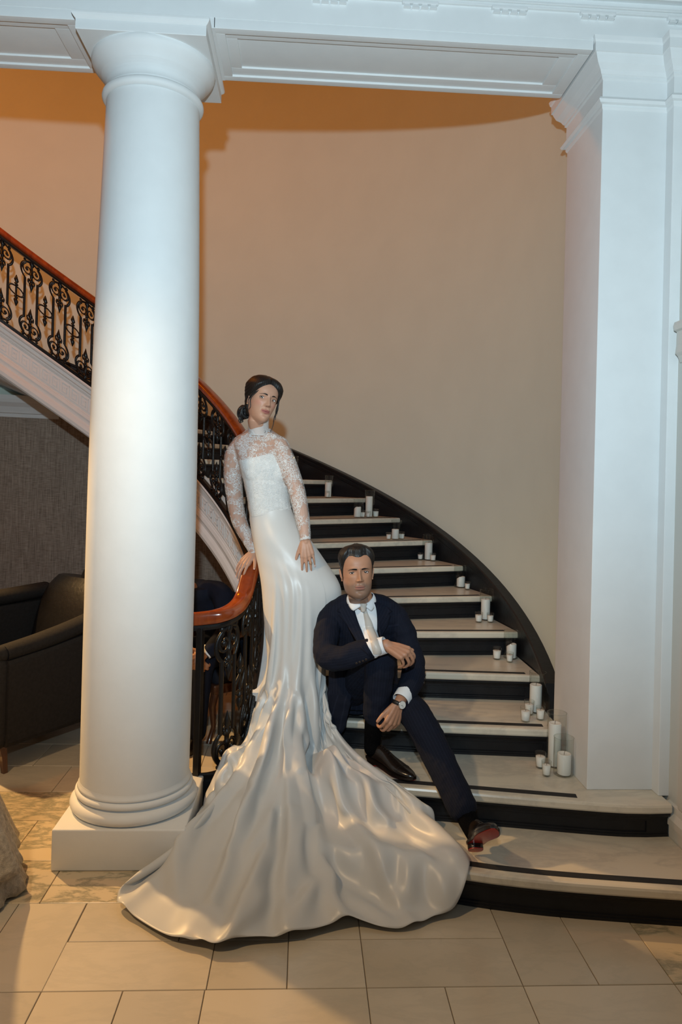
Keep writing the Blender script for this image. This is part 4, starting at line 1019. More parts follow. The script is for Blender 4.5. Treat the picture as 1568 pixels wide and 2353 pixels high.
# --- bodily form
def bride_form(b, e=0.0, lace=False):
    trunk(b, [(-.055, 3.755, 1.20, .125+e, .110+e, 0), (-.085, 3.755, 1.30, .126+e, .108+e, 0), (-.132, 3.755, 1.40, .120+e, .098+e, 4), (-.172, 3.75, 1.50, .112+e, .086+e, 8), (-.184, 3.745, 1.56, .109+e, .086+e, 10),
              (-.196, 3.74, 1.66, .122+e, .098+e, 12), (-.205, 3.735, 1.735, .134+e, .106+e, 12), (-.218, 3.742, 1.80, .140+e, .090+e, 12), (-.232, 3.752, 1.86, .138+e, .070+e, 12), (-.246, 3.76, 1.895, .105+e, .058+e, 12), (-.252, 3.76, 1.915, .062+e, .052+e, 12)])
    for x, y in ((-.245, 3.676), (-.142, 3.688)): b.sphere((x, y, 1.715), .066+e, 16, 12, 0, 1, .72, 1.15)
    for x1_, y1_ in ((-.335, 3.783), (-.148, 3.712)): limb(b, [(-.247, 3.765, 1.925, .040+e), ((-.247+x1_)/2, (3.765+y1_)/2, 1.885, .042+e), (x1_, y1_, 1.850, .044+e)])
    # arms
    limb(b, [(-.342, 3.785, 1.845, .046+e), (-.374, 3.80, 1.785, .050+e), (-.383, 3.825, 1.69, .046+e), (-.372, 3.85, 1.56, .041+e), (-.345, 3.865, 1.43, .037+e), (-.297, 3.855, 1.34, .030+e), (-.264, 3.842, 1.278, .0245+e*(.6 if lace else 1))])
    limb(b, [(-.135, 3.704, 1.845, .046+e), (-.108, 3.684, 1.785, .048+e), (-.070, 3.668, 1.70, .044+e), (-.035, 3.658, 1.605, .040+e), (-.012, 3.625, 1.51, .036+e), (.006, 3.595, 1.42, .029+e), (.013, 3.580, 1.375, .0240+e)])
b = MB(); bride_form(b)
limb(b, [(-.243, 3.752, 1.90, .052), (-.240, 3.735, 1.945, .049), (-.236, 3.72, 2.0, .047)])
tipsR = hand(b, (-.262, 3.838, 1.272), (-.50, -.30, -.62), (-.30, -.72, .62), (.8, -.3, -.3), .90, (18, 16, 12), 7, (.62, .70, .10), 6)
tipsL = hand(b, (.014, 3.577, 1.368), (.16, -.12, -.98), (.12, -.97, .15), (-1, 0, 0), .92, (10, 14, 10), 5, (.80, .45, -.30), 4)
# legs: one straight on the third step, one bent with the foot on the fourth
limb(b, [(-.12, 3.78, 1.25, .085), (-.09, 3.78, .95, .066), (-.07, 3.80, .72, .05), (-.07, 3.82, .52, .035)])
limb(b, [(-.04, 3.76, 1.24, .085), (.07, 3.69, 1.18, .072), (.125, 3.66, 1.115, .058), (.11, 3.80, .92, .05), (.08, 3.98, .68, .035)])
for x, y, z in ((-.07, 3.82, .45), (.08, 3.98, .60)): b.tube([(x, y+.02, z+.07), (x+.01, y-.05, z+.045), (x+.02, y-.12, z+.018)], [.032, .030, .022], 10)
bco, bfa = fused(b, .0032, 3)
ears = MB(); ear(ears, -1, HB, .96); ear(ears, 1, HB, .96)
eco, efa = fused(ears, .002, 2)
me = skin_mesh('body', [(bco, bfa, None), (neck_blend(HMb, hv, ht, NMb), hf, head_tint(hv, ht, ha, HB, SKB, (.40, .125, .115), 0, .35, .9)), (xf(HMb, eco), efa, None)], SKB)
ob('body', me, bride)
LK = (HMb.inverted().to_3x3() @ (Vector((0, 0, EYE))-Vector((-.23, 3.6, 2.08)))).normalized()
for s in (-1, 1):
    eye_part(hv, hf, s, HB, HMb, LK, None, 1.28, 1.12).build('eye', [M['eyewhite'], M['iris'], M['pupil'], M['lid'], M['lash'], M['catch']], bride)
    brow_part(hv, hf, s, HB, HMb, .596, .618, .588, .0125, .050, .0052).build('eyebrow', M['hair'], bride)
# --- hair: centre parting, drawn back to a low curled knot
def hl(a_):
    d = abs(math.degrees(a_))
    return float(np.interp(d, [0, 10, 25, 40, 55, 70, 85, 95, 107, 130, 180], [.875, .86, .80, .715, .62, .53, .47, .44, .22, .08, .03]))
def hthick(t_, a_):
    d = abs(math.degrees(a_)); up = min(1, max(0, (t_-.5)/.3))
    return .006+.010*up+.006*(1 if d > 90 else d/90)-.006*math.exp(-(a_/.05)**2)*(1 if t_ > .8 else 0)
vs, fs = hair_cap(hv, hf, ht, ha, HB, hl, hthick, HMb)
hb = MB(); hb.add(vs, fs, 0, True)
def hstrand(pts, r0, r1=None, n=26, curl=0, cr=.004):
    r1 = r0*.3 if r1 is None else r1
    q = catmull(pts, n); out = []
    for i, p in enumerate(q):
        u = i/(n-1); p = Vector(p)
        if curl: p = p+Vector((math.cos(u*curl*2*PI)*cr, math.sin(u*curl*2*PI)*cr*.6, 0))*min(1, u*2)
        out.append(HMb @ p)
    hb.tube(out, [(r0+(r1-r0)*(i/(n-1))**1.5)*min(1, .25+4.5*i/n) for i in range(n)], 7)
# knot at the nape (towards the image left)
for i in range(26):
    th = i*2.4; rr2 = .012+.016*((i*7) % 10)/10; cx_, cy_, cz_ = -.040, .086, -.058
    p0 = (cx_+rr2*math.cos(th), cy_+.022*math.sin(th*1.7), cz_+rr2*math.sin(th)); pts = [p0]
    for q in range(1, 5):
        aa = th+q*.9; pts.append((cx_-.004*q*(.3+.7*((i*3) % 5)/5)+rr2*1.15*math.cos(aa), cy_+.024*math.sin(th*1.7+q*.4), cz_-.007*q+rr2*1.2*math.sin(aa)))
    hstrand(pts, .0075, .003, 20)
hb.sphere(HMb @ Vector((-.038, .082, -.060)), .028, 14, 10)
for i in range(5): hstrand([(-.052-.004*i, .074, -.075), (-.060-.003*i, .072, -.098-.004*i), (-.052-.006*i, .070, -.122-.006*(i % 3)), (-.066, .066, -.135)], .0045, .0012, 20, 1.2, .005)
# face framing locks
hstrand([(.040, -.078, .066), (.066, -.062, .035), (.074, -.050, -.02), (.066, -.060, -.062), (.070, -.062, -.105), (.060, -.064, -.140), (.052, -.066, -.155)], .0046, .0012, 40, 2.0, .004)
hstrand([(.034, -.082, .070), (.064, -.066, .040), (.076, -.046, .0), (.072, -.050, -.04), (.074, -.056, -.085)], .0055, .0015, 30, .8, .003)
hstrand([(.040, -.080, .064), (.072, -.056, .03), (.080, -.040, -.02), (.076, -.048, -.06)], .0035, .001, 30, 1.0, .003)
hstrand([(-.050, -.068, .045), (-.070, -.046, .01), (-.0735, -.036, -.022), (-.070, -.038, -.052), (-.076, -.034, -.070)], .0042, .0012, 28, 1.0, .003)
hstrand([(-.052, -.062, .050), (-.074, -.036, .015), (-.078, -.022, -.02), (-.074, -.024, -.045)], .0042, .0012, 28, .6, .003)
hstrand([(.030, .05, -.10), (.045, .02, -.125), (.070, .0, -.145), (.062, -.01, -.165)], .0018, .0007, 24, 1.3, .006)
hstrand([(.020, .05, -.10), (.040, .01, -.130), (.052, -.01, -.150), (.040, -.02, -.160)], .0015, .0006, 24, 1.0, .006)
hb.build('hair', M['hair'], bride)
# small earring, ring, nails
M['gold'] = mat('gold', (.75, .52, .26), .22, .5, 1.0)
M['nail'] = mat('pale_nail', (.72, .52, .46), .2)
b = MB(); b.sphere(HMb @ Vector((-.077, .000, -.036)), .0030, 10, 8); b.build('earring', M['gold'], bride)
p, d_, n_, r_ = tipsL[2]; rp = p-d_*.052
b = MB(); e1 = d_.orthogonal().normalized(); e2 = d_.cross(e1)
b.loft([[rp+(e1*math.cos(t)+e2*math.sin(t))*(.0086+.0009*math.cos(u))+d_*.0011*math.sin(u) for u in np.linspace(0, 2*PI, 6, endpoint=False)] for t in np.linspace(0, 2*PI, 20, endpoint=False)], True, False, 0, True, loop=True)
b.sphere(rp+n_*.0100, .0032, 8, 6); b.build('ring', M['gold'], bride)
for tp_ in (tipsR, tipsL):
    for p, d_, n_, r_ in tp_:
        b = MB(); sd = d_.cross(n_).normalized(); c_ = p+n_*r_*.74+d_*.001; rings = []
        for i in range(6):
            u = -1+2*i/5; wdt = .0046*math.sqrt(max(.05, 1-(abs(u)*.8)**3)); rings.append([c_+d_*u*.0068+sd*q*wdt+n_*(.0016*(1-q*q)) for q in np.linspace(-1, 1, 5)])
        b.loft(rings, False, False, 0, True); b.build('fingernail', M['nail'], bride)

# --- lace
lc = bpy.data.materials.new('white_lace'); lc.use_nodes = True; nt = lc.node_tree; P_ = nt.nodes['Principled BSDF']
P_.inputs['Base Color'].default_value = (.80, .82, .82, 1); P_.inputs['Roughness'].default_value = .8
v = coords(lc)
nz = nd(lc, 'ShaderNodeTexNoise', Scale=34.0, Detail=2.0); lk(lc, v, nz.inputs['Vector'])
sb = nd(lc, 'ShaderNodeVectorMath', operation='SUBTRACT'); lk(lc, nz.outputs['Color'], sb.inputs[0]); sb.inputs[1].default_value = (.5, .5, .5)
sk = nd(lc, 'ShaderNodeVectorMath', operation='SCALE'); lk(lc, sb.outputs[0], sk.inputs[0]); sk.inputs['Scale'].default_value = .016
wp = nd(lc, 'ShaderNodeVectorMath', operation='ADD'); lk(lc, v, wp.inputs[0]); lk(lc, sk.outputs[0], wp.inputs[1])
def edges(scale, lo, hi):
    vo = nd(lc, 'ShaderNodeTexVoronoi', feature='DISTANCE_TO_EDGE'); vo.inputs['Scale'].default_value = scale; lk(lc, wp.outputs[0], vo.inputs['Vector'])
    mr = nd(lc, 'ShaderNodeMapRange'); lk(lc, vo.outputs['Distance'], mr.inputs['Value']); mr.inputs['From Min'].default_value = lo; mr.inputs['From Max'].default_value = hi; mr.inputs['To Min'].default_value = 1; mr.inputs['To Max'].default_value = 0
    return mr.outputs[0]
e1_ = edges(64, .03, .06)
def petals(scale, rad, wd):
    vo = nd(lc, 'ShaderNodeTexVoronoi', feature='F1'); vo.inputs['Scale'].default_value = scale; vo.inputs['Randomness'].default_value = .85; lk(lc, wp.outputs[0], vo.inputs['Vector'])
    d0 = nd(lc, 'ShaderNodeMath', operation='SUBTRACT'); lk(lc, vo.outputs['Distance'], d0.inputs[0]); d0.inputs[1].default_value = rad
    d1 = nd(lc, 'ShaderNodeMath', operation='ABSOLUTE'); lk(lc, d0.outputs[0], d1.inputs[0])
    mr = nd(lc, 'ShaderNodeMapRange'); lk(lc, d1.outputs[0], mr.inputs['Value']); mr.inputs['From Min'].default_value = wd; mr.inputs['From Max'].default_value = wd*1.8; mr.inputs['To Min'].default_value = 1; mr.inputs['To Max'].default_value = 0
    return mr.outputs[0]
pt1, pt2 = petals(84, .42, .034), petals(150, .40, .045)
petal_max = nd(lc, 'ShaderNodeMath', operation='MAXIMUM'); lk(lc, pt1, petal_max.inputs[0]); lk(lc, pt2, petal_max.inputs[1]); e2_ = petal_max.outputs[0]
# flower sprays: where the fine loops appear
sp = nd(lc, 'ShaderNodeTexNoise', Scale=20.0, Detail=2.0); lk(lc, v, sp.inputs['Vector'])
spm = nd(lc, 'ShaderNodeMapRange'); lk(lc, sp.outputs['Fac'], spm.inputs['Value']); spm.inputs['From Min'].default_value = .45; spm.inputs['From Max'].default_value = .50
a1 = nd(lc, 'ShaderNodeMath', operation='MULTIPLY'); lk(lc, e2_, a1.inputs[0]); lk(lc, spm.outputs[0], a1.inputs[1])
sq = nd(lc, 'ShaderNodeMapRange'); lk(lc, sp.outputs['Fac'], sq.inputs['Value']); sq.inputs['From Min'].default_value = .40; sq.inputs['From Max'].default_value = .46
a1b = nd(lc, 'ShaderNodeMath', operation='MULTIPLY'); lk(lc, e1_, a1b.inputs[0]); lk(lc, sq.outputs[0], a1b.inputs[1])
mxa = nd(lc, 'ShaderNodeMath', operation='MAXIMUM'); lk(lc, a1.outputs[0], mxa.inputs[0]); lk(lc, a1b.outputs[0], mxa.inputs[1])
tu = nd(lc, 'ShaderNodeMath', operation='MULTIPLY_ADD'); lk(lc, mxa.outputs[0], tu.inputs[0]); tu.inputs[1].default_value = .72; tu.inputs[2].default_value = .13
hem = nd(lc, 'ShaderNodeAttribute', attribute_name='hem')
hr = nd(lc, 'ShaderNodeMath', operation='MAXIMUM'); lk(lc, tu.outputs[0], hr.inputs[0]); lk(lc, hem.outputs['Fac'], hr.inputs[1])
cut = nd(lc, 'ShaderNodeAttribute', attribute_name='cover')
wv3 = nd(lc, 'ShaderNodeTexNoise', Scale=60.0); lk(lc, v, wv3.inputs['Vector'])
cg = nd(lc, 'ShaderNodeMath', operation='MULTIPLY_ADD'); lk(lc, wv3.outputs['Fac'], cg.inputs[0]); cg.inputs[1].default_value = .010; cg.inputs[2].default_value = -.005
ca_ = nd(lc, 'ShaderNodeMath', operation='ADD'); lk(lc, cut.outputs['Fac'], ca_.inputs[0]); lk(lc, cg.outputs[0], ca_.inputs[1])
gt = nd(lc, 'ShaderNodeMath', operation='GREATER_THAN'); lk(lc, ca_.outputs[0], gt.inputs[0]); gt.inputs[1].default_value = 0.0
fin = nd(lc, 'ShaderNodeMath', operation='MULTIPLY'); lk(lc, hr.outputs[0], fin.inputs[0]); lk(lc, gt.outputs[0], fin.inputs[1])
lk(lc, fin.outputs[0], P_.inputs['Alpha']); bump(lc, mxa.outputs[0], .5, .003)
M['lace'] = lc
b = MB(); bride_form(b, .0055, True)
# hem of the top flares over the skirt
lco, lfa = fused(b, .0045, 3)
eR, wR = np.array((-.345, 3.865, 1.43)), np.array((-.263, 3.841, 1.274)); eL, wL = np.array((-.012, 3.625, 1.51)), np.array((.013, 3.58, 1.375))
cov = np.full(len(lco), 1.0)
for e0, w0, ext in ((eR, wR, .012), (eL, wL, .012)):
    ax = (w0-e0)/np.linalg.norm(w0-e0); s_ = (lco-w0)@ax; rad = np.linalg.norm((lco-w0)-np.outer(s_, ax), axis=1)
    near = (rad < .075) & (s_ > -.12)
    cov = np.where(near, np.minimum(cov, ext-s_), cov)
    if e0 is eR: armR = near
    else: armL = near
def along(P3, pts):
    q3 = catmull(pts, 40); return np.min([np.linalg.norm(P3-q[:3], axis=1)-q[3] for q in q3], axis=0)
LR_ = [(-.342, 3.785, 1.845, .046), (-.374, 3.80, 1.785, .050), (-.383, 3.825, 1.69, .046), (-.372, 3.85, 1.56, .041), (-.345, 3.865, 1.43, .037), (-.297, 3.855, 1.34, .030), (-.264, 3.842, 1.278, .0245), (-.258, 3.838, 1.262, .0245)]
LL_ = [(-.135, 3.704, 1.845, .046), (-.108, 3.684, 1.785, .048), (-.070, 3.668, 1.70, .044), (-.035, 3.658, 1.605, .040), (-.012, 3.625, 1.51, .036), (.006, 3.595, 1.42, .029), (.013, 3.580, 1.375, .0240)]
hemz = 1.492+.030*np.clip((-.17-lco[:, 0])/.12, -1, 1)*-1
tors = ~((along(lco, LR_) < .012) | (along(lco, LL_) < .012))
cov = np.where(tors, np.minimum(cov, lco[:, 2]-hemz), cov)
axn = np.array((.012, -.05, .10)); axn /= np.linalg.norm(axn); cn = (lco-np.array((-.241, 3.735, 1.965)))@axn
cov = np.where(np.hypot(lco[:, 0]+.244, lco[:, 1]-3.755) < .062, np.minimum(cov, 1.905-lco[:, 2]), cov)
keep = [f for f in lfa if max(cov[i] for i in f) > -.012]
me = mesh('lace_top', lco, keep, M['lace'], True)
at = me.attributes.new('cover', 'FLOAT', 'POINT'); at.data.foreach_set('value', cov.astype(np.float32))
hem_ = np.where(cov < .011, .75, 0)
at = me.attributes.new('hem', 'FLOAT', 'POINT'); at.data.foreach_set('value', np.clip(hem_, 0, .8).astype(np.float32))
bm = bmesh.new(); bm.from_mesh(me); bmesh.ops.delete(bm, geom=[v_ for v_ in bm.verts if not v_.link_faces], context='VERTS'); bm.to_mesh(me); bm.free()
ob('lace_top', me, bride)
# --- standing lace collar
b = MB(); rings = []
for u in np.linspace(0, 1, 12):
    c3 = Vector((-.2455, 3.742, 1.893)).lerp(Vector((-.2475, 3.712, 1.982)), u); r3 = .0630-.007*math.sin(u*PI*.7)+.004*u*u
    rings.append([c3+Vector((r3*.92*math.cos(t), r3*1.05*math.sin(t), .012*math.cos(t+.6)*u+(.004*abs(math.sin(9*t)) if u > .95 else 0))) for t in np.linspace(0, 2*PI, 72, endpoint=False)])
b.loft(rings, True, False, 0, True); me = b.mesh('lace_collar', M['lace'])
at = me.attributes.new('cover', 'FLOAT', 'POINT'); at.data.foreach_set('value', np.ones(len(me.vertices), np.float32))
at = me.attributes.new('hem', 'FLOAT', 'POINT'); at.data.foreach_set('value', np.array([.78 if v_.index >= 11*72-144 else .55 for v_ in me.vertices], np.float32)); ob('lace_collar', me, bride)
# --- satin bodice under the lace
sat = mat('white_satin', (.585, .60, .60), .38, .5); bsdf(sat).inputs['Sheen Weight'].default_value = .1; bsdf(sat).inputs['Sheen Roughness'].default_value = .4
v = coords(sat); n = nd(sat, 'ShaderNodeTexNoise', Scale=7.0, Detail=3.0); lk(sat, v, n.inputs['Vector']); bump(sat, n.outputs['Fac'], .10, .02)
M['satin'] = sat
bd = painted('lace_over_satin', (.80, .815, .81), .65, .10, .8, 55)
b = MB(); bride_form(b, .0025); bb_, bf_ = fused(b, .0045, 3)
top = 1.772+.030*np.clip((bb_[:, 0]+.30)/.12, -1.2, 1)
cb = np.minimum(top-bb_[:, 2], bb_[:, 2]-1.46)
onarm = (along(bb_, LR_) < .008) | (along(bb_, LL_) < .008)
keep = [f for f in bf_ if min(cb[i] for i in f) > 0 and not all(onarm[i] for i in f)]
me = mesh('bodice', bb_, keep, bd, True)
bm = bmesh.new(); bm.from_mesh(me); bmesh.ops.delete(bm, geom=[v_ for v_ in bm.verts if not v_.link_faces], context='VERTS')
for _ in range(3):
    ed = [v_ for v_ in bm.verts if any(e.is_boundary for e in v_.link_edges)]
    bmesh.ops.smooth_vert(bm, verts=ed, factor=.5, use_axis_x=True, use_axis_y=True, use_axis_z=True)
bm.to_mesh(me); bm.free()
ob('bodice', me, bride)

# --- skirt and train: a draped sheet, rows from the waist to the hem
SKX = skirt_sheet()
b = MB(); b.loft([[tuple(p) for p in r] for r in SKX], True, False, 0, True); sk = b.build('satin_skirt', M['satin'], bride)
ss = sk.modifiers.new('smooth', 'SUBSURF'); ss.levels = 1; ss.render_levels = 1
so = sk.modifiers.new('thickness', 'SOLIDIFY'); so.thickness = .0012; so.offset = 0
# ================================================================== GROOM
SKG = (.40, .205, .125)
groom = empty('person', (.33, 3.55, .45)); tag(groom, 'man in a navy pinstripe suit seated on the stairs', 'person')
HG = .236
gv, gf, gt_, ga = head_grid(HG, 1.01, 1.24, 1.18, .75, 1.25, 1.0, .94)
HMg = head_matrix((.268, 3.425, 1.228), 4, -3, -4, .985)
NMg = Matrix.Translation((.296, 3.462, 1.195)) @ Matrix.Rotation(R_(16), 4, 'X')
b = MB()
trunk(b, [(.35, 3.76, .52, .15, .11, 0), (.345, 3.73, .66, .14, .10, 0), (.335, 3.66, .82, .155, .105, 0), (.325, 3.58, .95, .165, .10, 0), (.315, 3.53, 1.03, .13, .075, 0), (.308, 3.50, 1.075, .06, .058, 0)])
limb(b, [(.305, 3.50, 1.05, .058), (.298, 3.485, 1.09, .056), (.290, 3.472, 1.12, .054)])
shR, elR, wrR = (.138, 3.545, .995), (.122, 3.335, .835), (.395, 3.225, .925)
shL, elL, wrL = (.492, 3.545, 1.00), (.566, 3.46, .775), (.474, 3.295, .640)
limb(b, [(.150, 3.55, .975, .042), (.122, 3.45, .905, .04), (.126, 3.355, .840, .036), (.20, 3.295, .845, .034), (.29, 3.262, .883, .031), (.395, 3.225, .925, .0265)], 24); limb(b, [(.485, 3.55, .98, .042), (.538, 3.53, .88, .04), (.562, 3.465, .775, .036), (.54, 3.40, .715, .033), (.474, 3.295, .640, .0265)], 24)
hand(b, (.398, 3.222, .924), (.88, -.38, -.28), (.15, -.62, .77), (0, .8, .5), 1.06, (30, 42, 25), 5, (.75, .5, -.35), 8, [(48, 48, 26), (54, 48, 26), (58, 48, 26), (62, 46, 26)])
hand(b, (.472, 3.293, .636), (-.36, -.22, -.90), (.38, -.90, .10), (-.9, -.3, .3), 1.05, (38, 52, 34), 2, (.80, .42, -.2), 6)
limb(b, [(.275, 3.70, .545, .065), (.325, 3.52, .70, .06), (.372, 3.365, .83, .050), (.378, 3.345, .72, .046), (.368, 3.385, .60, .043), (.362, 3.40, .41, .034)], 26); limb(b, [(.44, 3.71, .54, .065), (.495, 3.50, .575, .06), (.545, 3.32, .585, .050), (.60, 3.20, .505, .046), (.655, 3.08, .40, .042), (.722, 2.935, .27, .034)], 26)
gco, gfa = fused(b, .0034, 3)
ears = MB(); ear(ears, -1, HG, 1.04); ear(ears, 1, HG, 1.04); eco, efa = fused(ears, .0022, 2)
ob('body', skin_mesh('body', [(gco, gfa, None), (neck_blend(HMg, gv, gt_, NMg), gf, head_tint(gv, gt_, ga, HG, SKG, (.31, .135, .105), .75, .0)), (xf(HMg, eco), efa, None)], SKG), groom)
LKg = (HMg.inverted().to_3x3() @ (Vector((0, 0, EYE))-Vector((.27, 3.4, 1.22)))).normalized()
for s in (-1, 1):
    eye_part(gv, gf, s, HG, HMg, LKg, None, 1.22, .92, .520, .0325).build('eye', [M['eyewhite'], M['iris'], M['pupil'], M['lid'], M['lash'], M['catch']], groom)
    brow_part(gv, gf, s, HG, HMg, .586, .602, .570, .0115, .053, .0066).build('eyebrow', M['hair'], groom)
def gl(a_):
    d = abs(math.degrees(a_))
    return float(np.interp(d, [0, 10, 22, 36, 46, 56, 66, 74, 84, 92, 104, 130, 180], [.835, .845, .872, .868, .79, .68, .59, .50, .36, .42, .50, .16, .06]))
def gth(t_, a_):
    d = abs(math.degrees(a_)); up = min(1, max(0, (t_-.62)/.3)); return .003+.020*up*(1-.35*d/180)+.003*math.exp(-((d-35)/25)**2)*up
vs, fs = hair_cap(gv, gf, gt_, ga, HG, gl, gth, HMg, streak=.0013)
hb = MB(); hb.add(vs, fs, 0, True)
for i in range(46):     # combed-back locks
    x0 = -.062+.124*i/45; yy = -.078+.10*(abs(x0)/.062)**2*.35
    pts = [(x0*.93, yy+.006, .083-.022*(abs(x0)/.062)**2), (x0*1.0+.004, yy+.010, .107-.022*(abs(x0)/.062)**2), (x0*1.02+.008, yy+.045, .134-.028*(abs(x0)/.062)**2), (x0*1.02+.010, yy+.09, .136-.032*(abs(x0)/.062)**2), (x0*1.0+.006, yy+.135, .118-.03*(abs(x0)/.062)**2)]
    q = catmull(pts, 14); hb.tube([HMg @ Vector(p) for p in q], [(.0042-.002*j/13)*min(1, .35+j/3) for j in range(14)], 6)
hb.build('hair', M['hair'], groom)

# --- suit cloth: navy with faint stripes running along each piece
def suit_mat(name, base, stripe, pitch=.0135):
    mt = mat(name, base, .85, .15)
    at = nd(mt, 'ShaderNodeAttribute', attribute_name='stripe')
    dv = nd(mt, 'ShaderNodeMath', operation='DIVIDE'); lk(mt, at.outputs['Fac'], dv.inputs[0]); dv.inputs[1].default_value = pitch
    fc = nd(mt, 'ShaderNodeMath', operation='FRACT'); lk(mt, dv.outputs[0], fc.inputs[0])
    cc = ramp(mt, fc.outputs[0], [(.0, stripe), (.09, stripe), (.14, base), (.93, base), (.98, stripe)])
    lk(mt, cc, bsdf(mt).inputs['Base Color'])
    v = coords(mt); n = nd(mt, 'ShaderNodeTexNoise', Scale=16.0, Detail=3.0); lk(mt, v, n.inputs['Vector']); bump(mt, n.outputs['Fac'], .35, .02)
    return mt
M['suit'] = suit_mat('navy_pinstripe', (.0062, .0085, .0175), (.0105, .0135, .026))
def bones_stripe(co, bones):
    """distance around the nearest bone: bones = list of (p0, p1, up vector)"""
    best = np.full(len(co), 1e9); st = np.zeros(len(co))
    for p0, p1, up in bones:
        p0, p1 = np.array(p0), np.array(p1); ax = p1-p0; L = np.linalg.norm(ax); ax = ax/L
        s_ = np.clip((co-p0)@ax, 0, L); rel = co-(p0+np.outer(s_, ax)); d = np.linalg.norm(rel, axis=1)
        u1 = np.array(up)-ax*np.dot(up, ax); u1 /= np.linalg.norm(u1); u2 = np.cross(ax, u1)
        an = np.arctan2(rel@u2, rel@u1); m_ = d < best
        best = np.where(m_, d, best); st = np.where(m_, an*.075+10, st)
    return st
def cloth_obj(name, co, fa, mt, parent, bones=None, stripe=None):
    me = mesh(name, co, fa, mt, True)
    st = bones_stripe(co, bones) if bones else stripe
    if st is not None:
        at = me.attributes.new('stripe', 'FLOAT', 'POINT'); at.data.foreach_set('value', np.asarray(st, np.float32))
    return ob(name, me, parent)
# jacket
b = MB()
trunk(b, [(.352, 3.74, .50, .185, .150, 0), (.350, 3.735, .60, .178, .145, 0), (.342, 3.70, .72, .172, .138, 0), (.332, 3.645, .84, .185, .135, 0), (.322, 3.585, .94, .200, .125, 0), (.316, 3.555, 1.005, .195, .105, 0), (.312, 3.535, 1.045, .130, .085, 0), (.308, 3.515, 1.075, .080, .070, 0)])
limb(b, [(.30, 3.52, 1.06, .060), (.215, 3.535, 1.035, .062), (.155, 3.55, .985, .060)]); limb(b, [(.32, 3.52, 1.06, .060), (.41, 3.535, 1.037, .062), (.478, 3.55, .988, .060)])
limb(b, [(.152, 3.55, .980, .064), (.128, 3.45, .910, .062), (.130, 3.355, .840, .060), (.20, 3.295, .842, .058), (.29, 3.262, .883, .054), (.340, 3.245, .903, .047)], 26)
limb(b, [(.482, 3.55, .985, .064), (.532, 3.53, .885, .062), (.560, 3.47, .775, .060), (.548, 3.40, .715, .059), (.512, 3.345, .672, .050)], 24)
# jacket skirts: one hangs past the hip on the left, one is trapped behind
def plate(b, pts, th):
    rings = []
    for l, r in pts:
        l, r = Vector(l), Vector(r); n_ = Vector((0, -1, 0)); rings.append([l-n_*th, l.lerp(r, .5)-n_*th*1.4, r-n_*th, r+n_*th, l.lerp(r, .5)+n_*th*1.8, l+n_*th])
    b.loft(rings, True, True, 0, True)
plate(b, [((.165, 3.60, .80), (.30, 3.585, .80)), ((.150, 3.575, .68), (.28, 3.555, .68)), ((.145, 3.555, .56), (.262, 3.53, .56)), ((.150, 3.545, .45), (.240, 3.525, .45)), ((.160, 3.54, .385), (.205, 3.53, .385))], .012)
plate(b, [((.45, 3.66, .62), (.60, 3.62, .60)), ((.50, 3.60, .53), (.645, 3.54, .52)), ((.56, 3.56, .475), (.672, 3.505, .470))], .010)
jco, jfa = fused(b, .0050, 4)
jco = wrinkle(jco, jfa, .006, 13, 2.0, (1, 1, 1.6)); jco = wrinkle(jco, jfa, .0025, 34, 5.0)
JB = [((.352, 3.74, .50), (.31, 3.53, 1.06), (0, 1, 0)), ((.14, 3.55, .985), (.118, 3.355, .838), (0, 0, 1)), ((.118, 3.355, .838), (.345, 3.243, .905), (0, 1, 0)), ((.49, 3.55, .99), (.575, 3.47, .775), (0, 1, 0)), ((.575, 3.47, .775), (.505, 3.335, .665), (0, 1, 0))]
st = bones_stripe(jco, JB)
# across the chest and back the stripes are simply upright
tor_ = (np.abs(jco[:, 0]-.325) < .165) & (jco[:, 2] > .60) & (jco[:, 1] > 3.40)
st = np.where(tor_, jco[:, 0], st)
jacket = cloth_obj('jacket', jco, jfa, M['suit'], groom, None, st)
jb = BVHTree.FromPolygons([tuple(p) for p in jco], jfa)
# chest direction (leaning forward)
def onchest(x, z, off):
    o_ = Vector((x, 2.9, z)); h_ = jb.ray_cast(o_, Vector((0, 1, 0)))
    return (h_[0]+Vector((0, -off, off*.35))) if h_[0] is not None else None
def chest_patch(rows, off, n=9, bulge=0.0, edge=0.0):
    """rows: (z, xl, xr); a cloth panel that follows the jacket front"""
    q = catmull([(0, z*10, 0, z, a, c) for z, a, c in rows], 26)[:, 3:]; rings = []
    for z, a, c in q:
        ring = []
        for j in range(n):
            u = j/(n-1); x = a+(c-a)*u; e = min(u, 1-u)*2
            p = onchest(x, z, off+bulge*math.sin(PI*u)-edge*(1-min(1, e*3)))
            if p is None: p = Vector((x, 3.47+(1.0-z)*.3-off, z))
            ring.append(p)
        rings.append(ring)
    b = MB(); b.loft(rings, False, False, 0, True); return b
M['shirt'] = painted('white_shirt_cotton', (.72, .75, .78), .75, .03, .15, 40)
M['tie'] = mat('silver_tie_silk', (.50, .47, .43), .42, .5)
tv = coords(M['tie']); tn = nd(M['tie'], 'ShaderNodeTexNoise', Scale=240.0, Detail=1.0); lk(M['tie'], tv, tn.inputs['Vector']); bump(M['tie'], tn.outputs['Fac'], .25, .001)
chest_patch([(1.085, .265, .355), (1.05, .262, .368), (1.00, .276, .375), (.95, .296, .377), (.90, .322, .378), (.865, .343, .376)], .004, 11, .006).build('shirt', M['shirt'], groom)
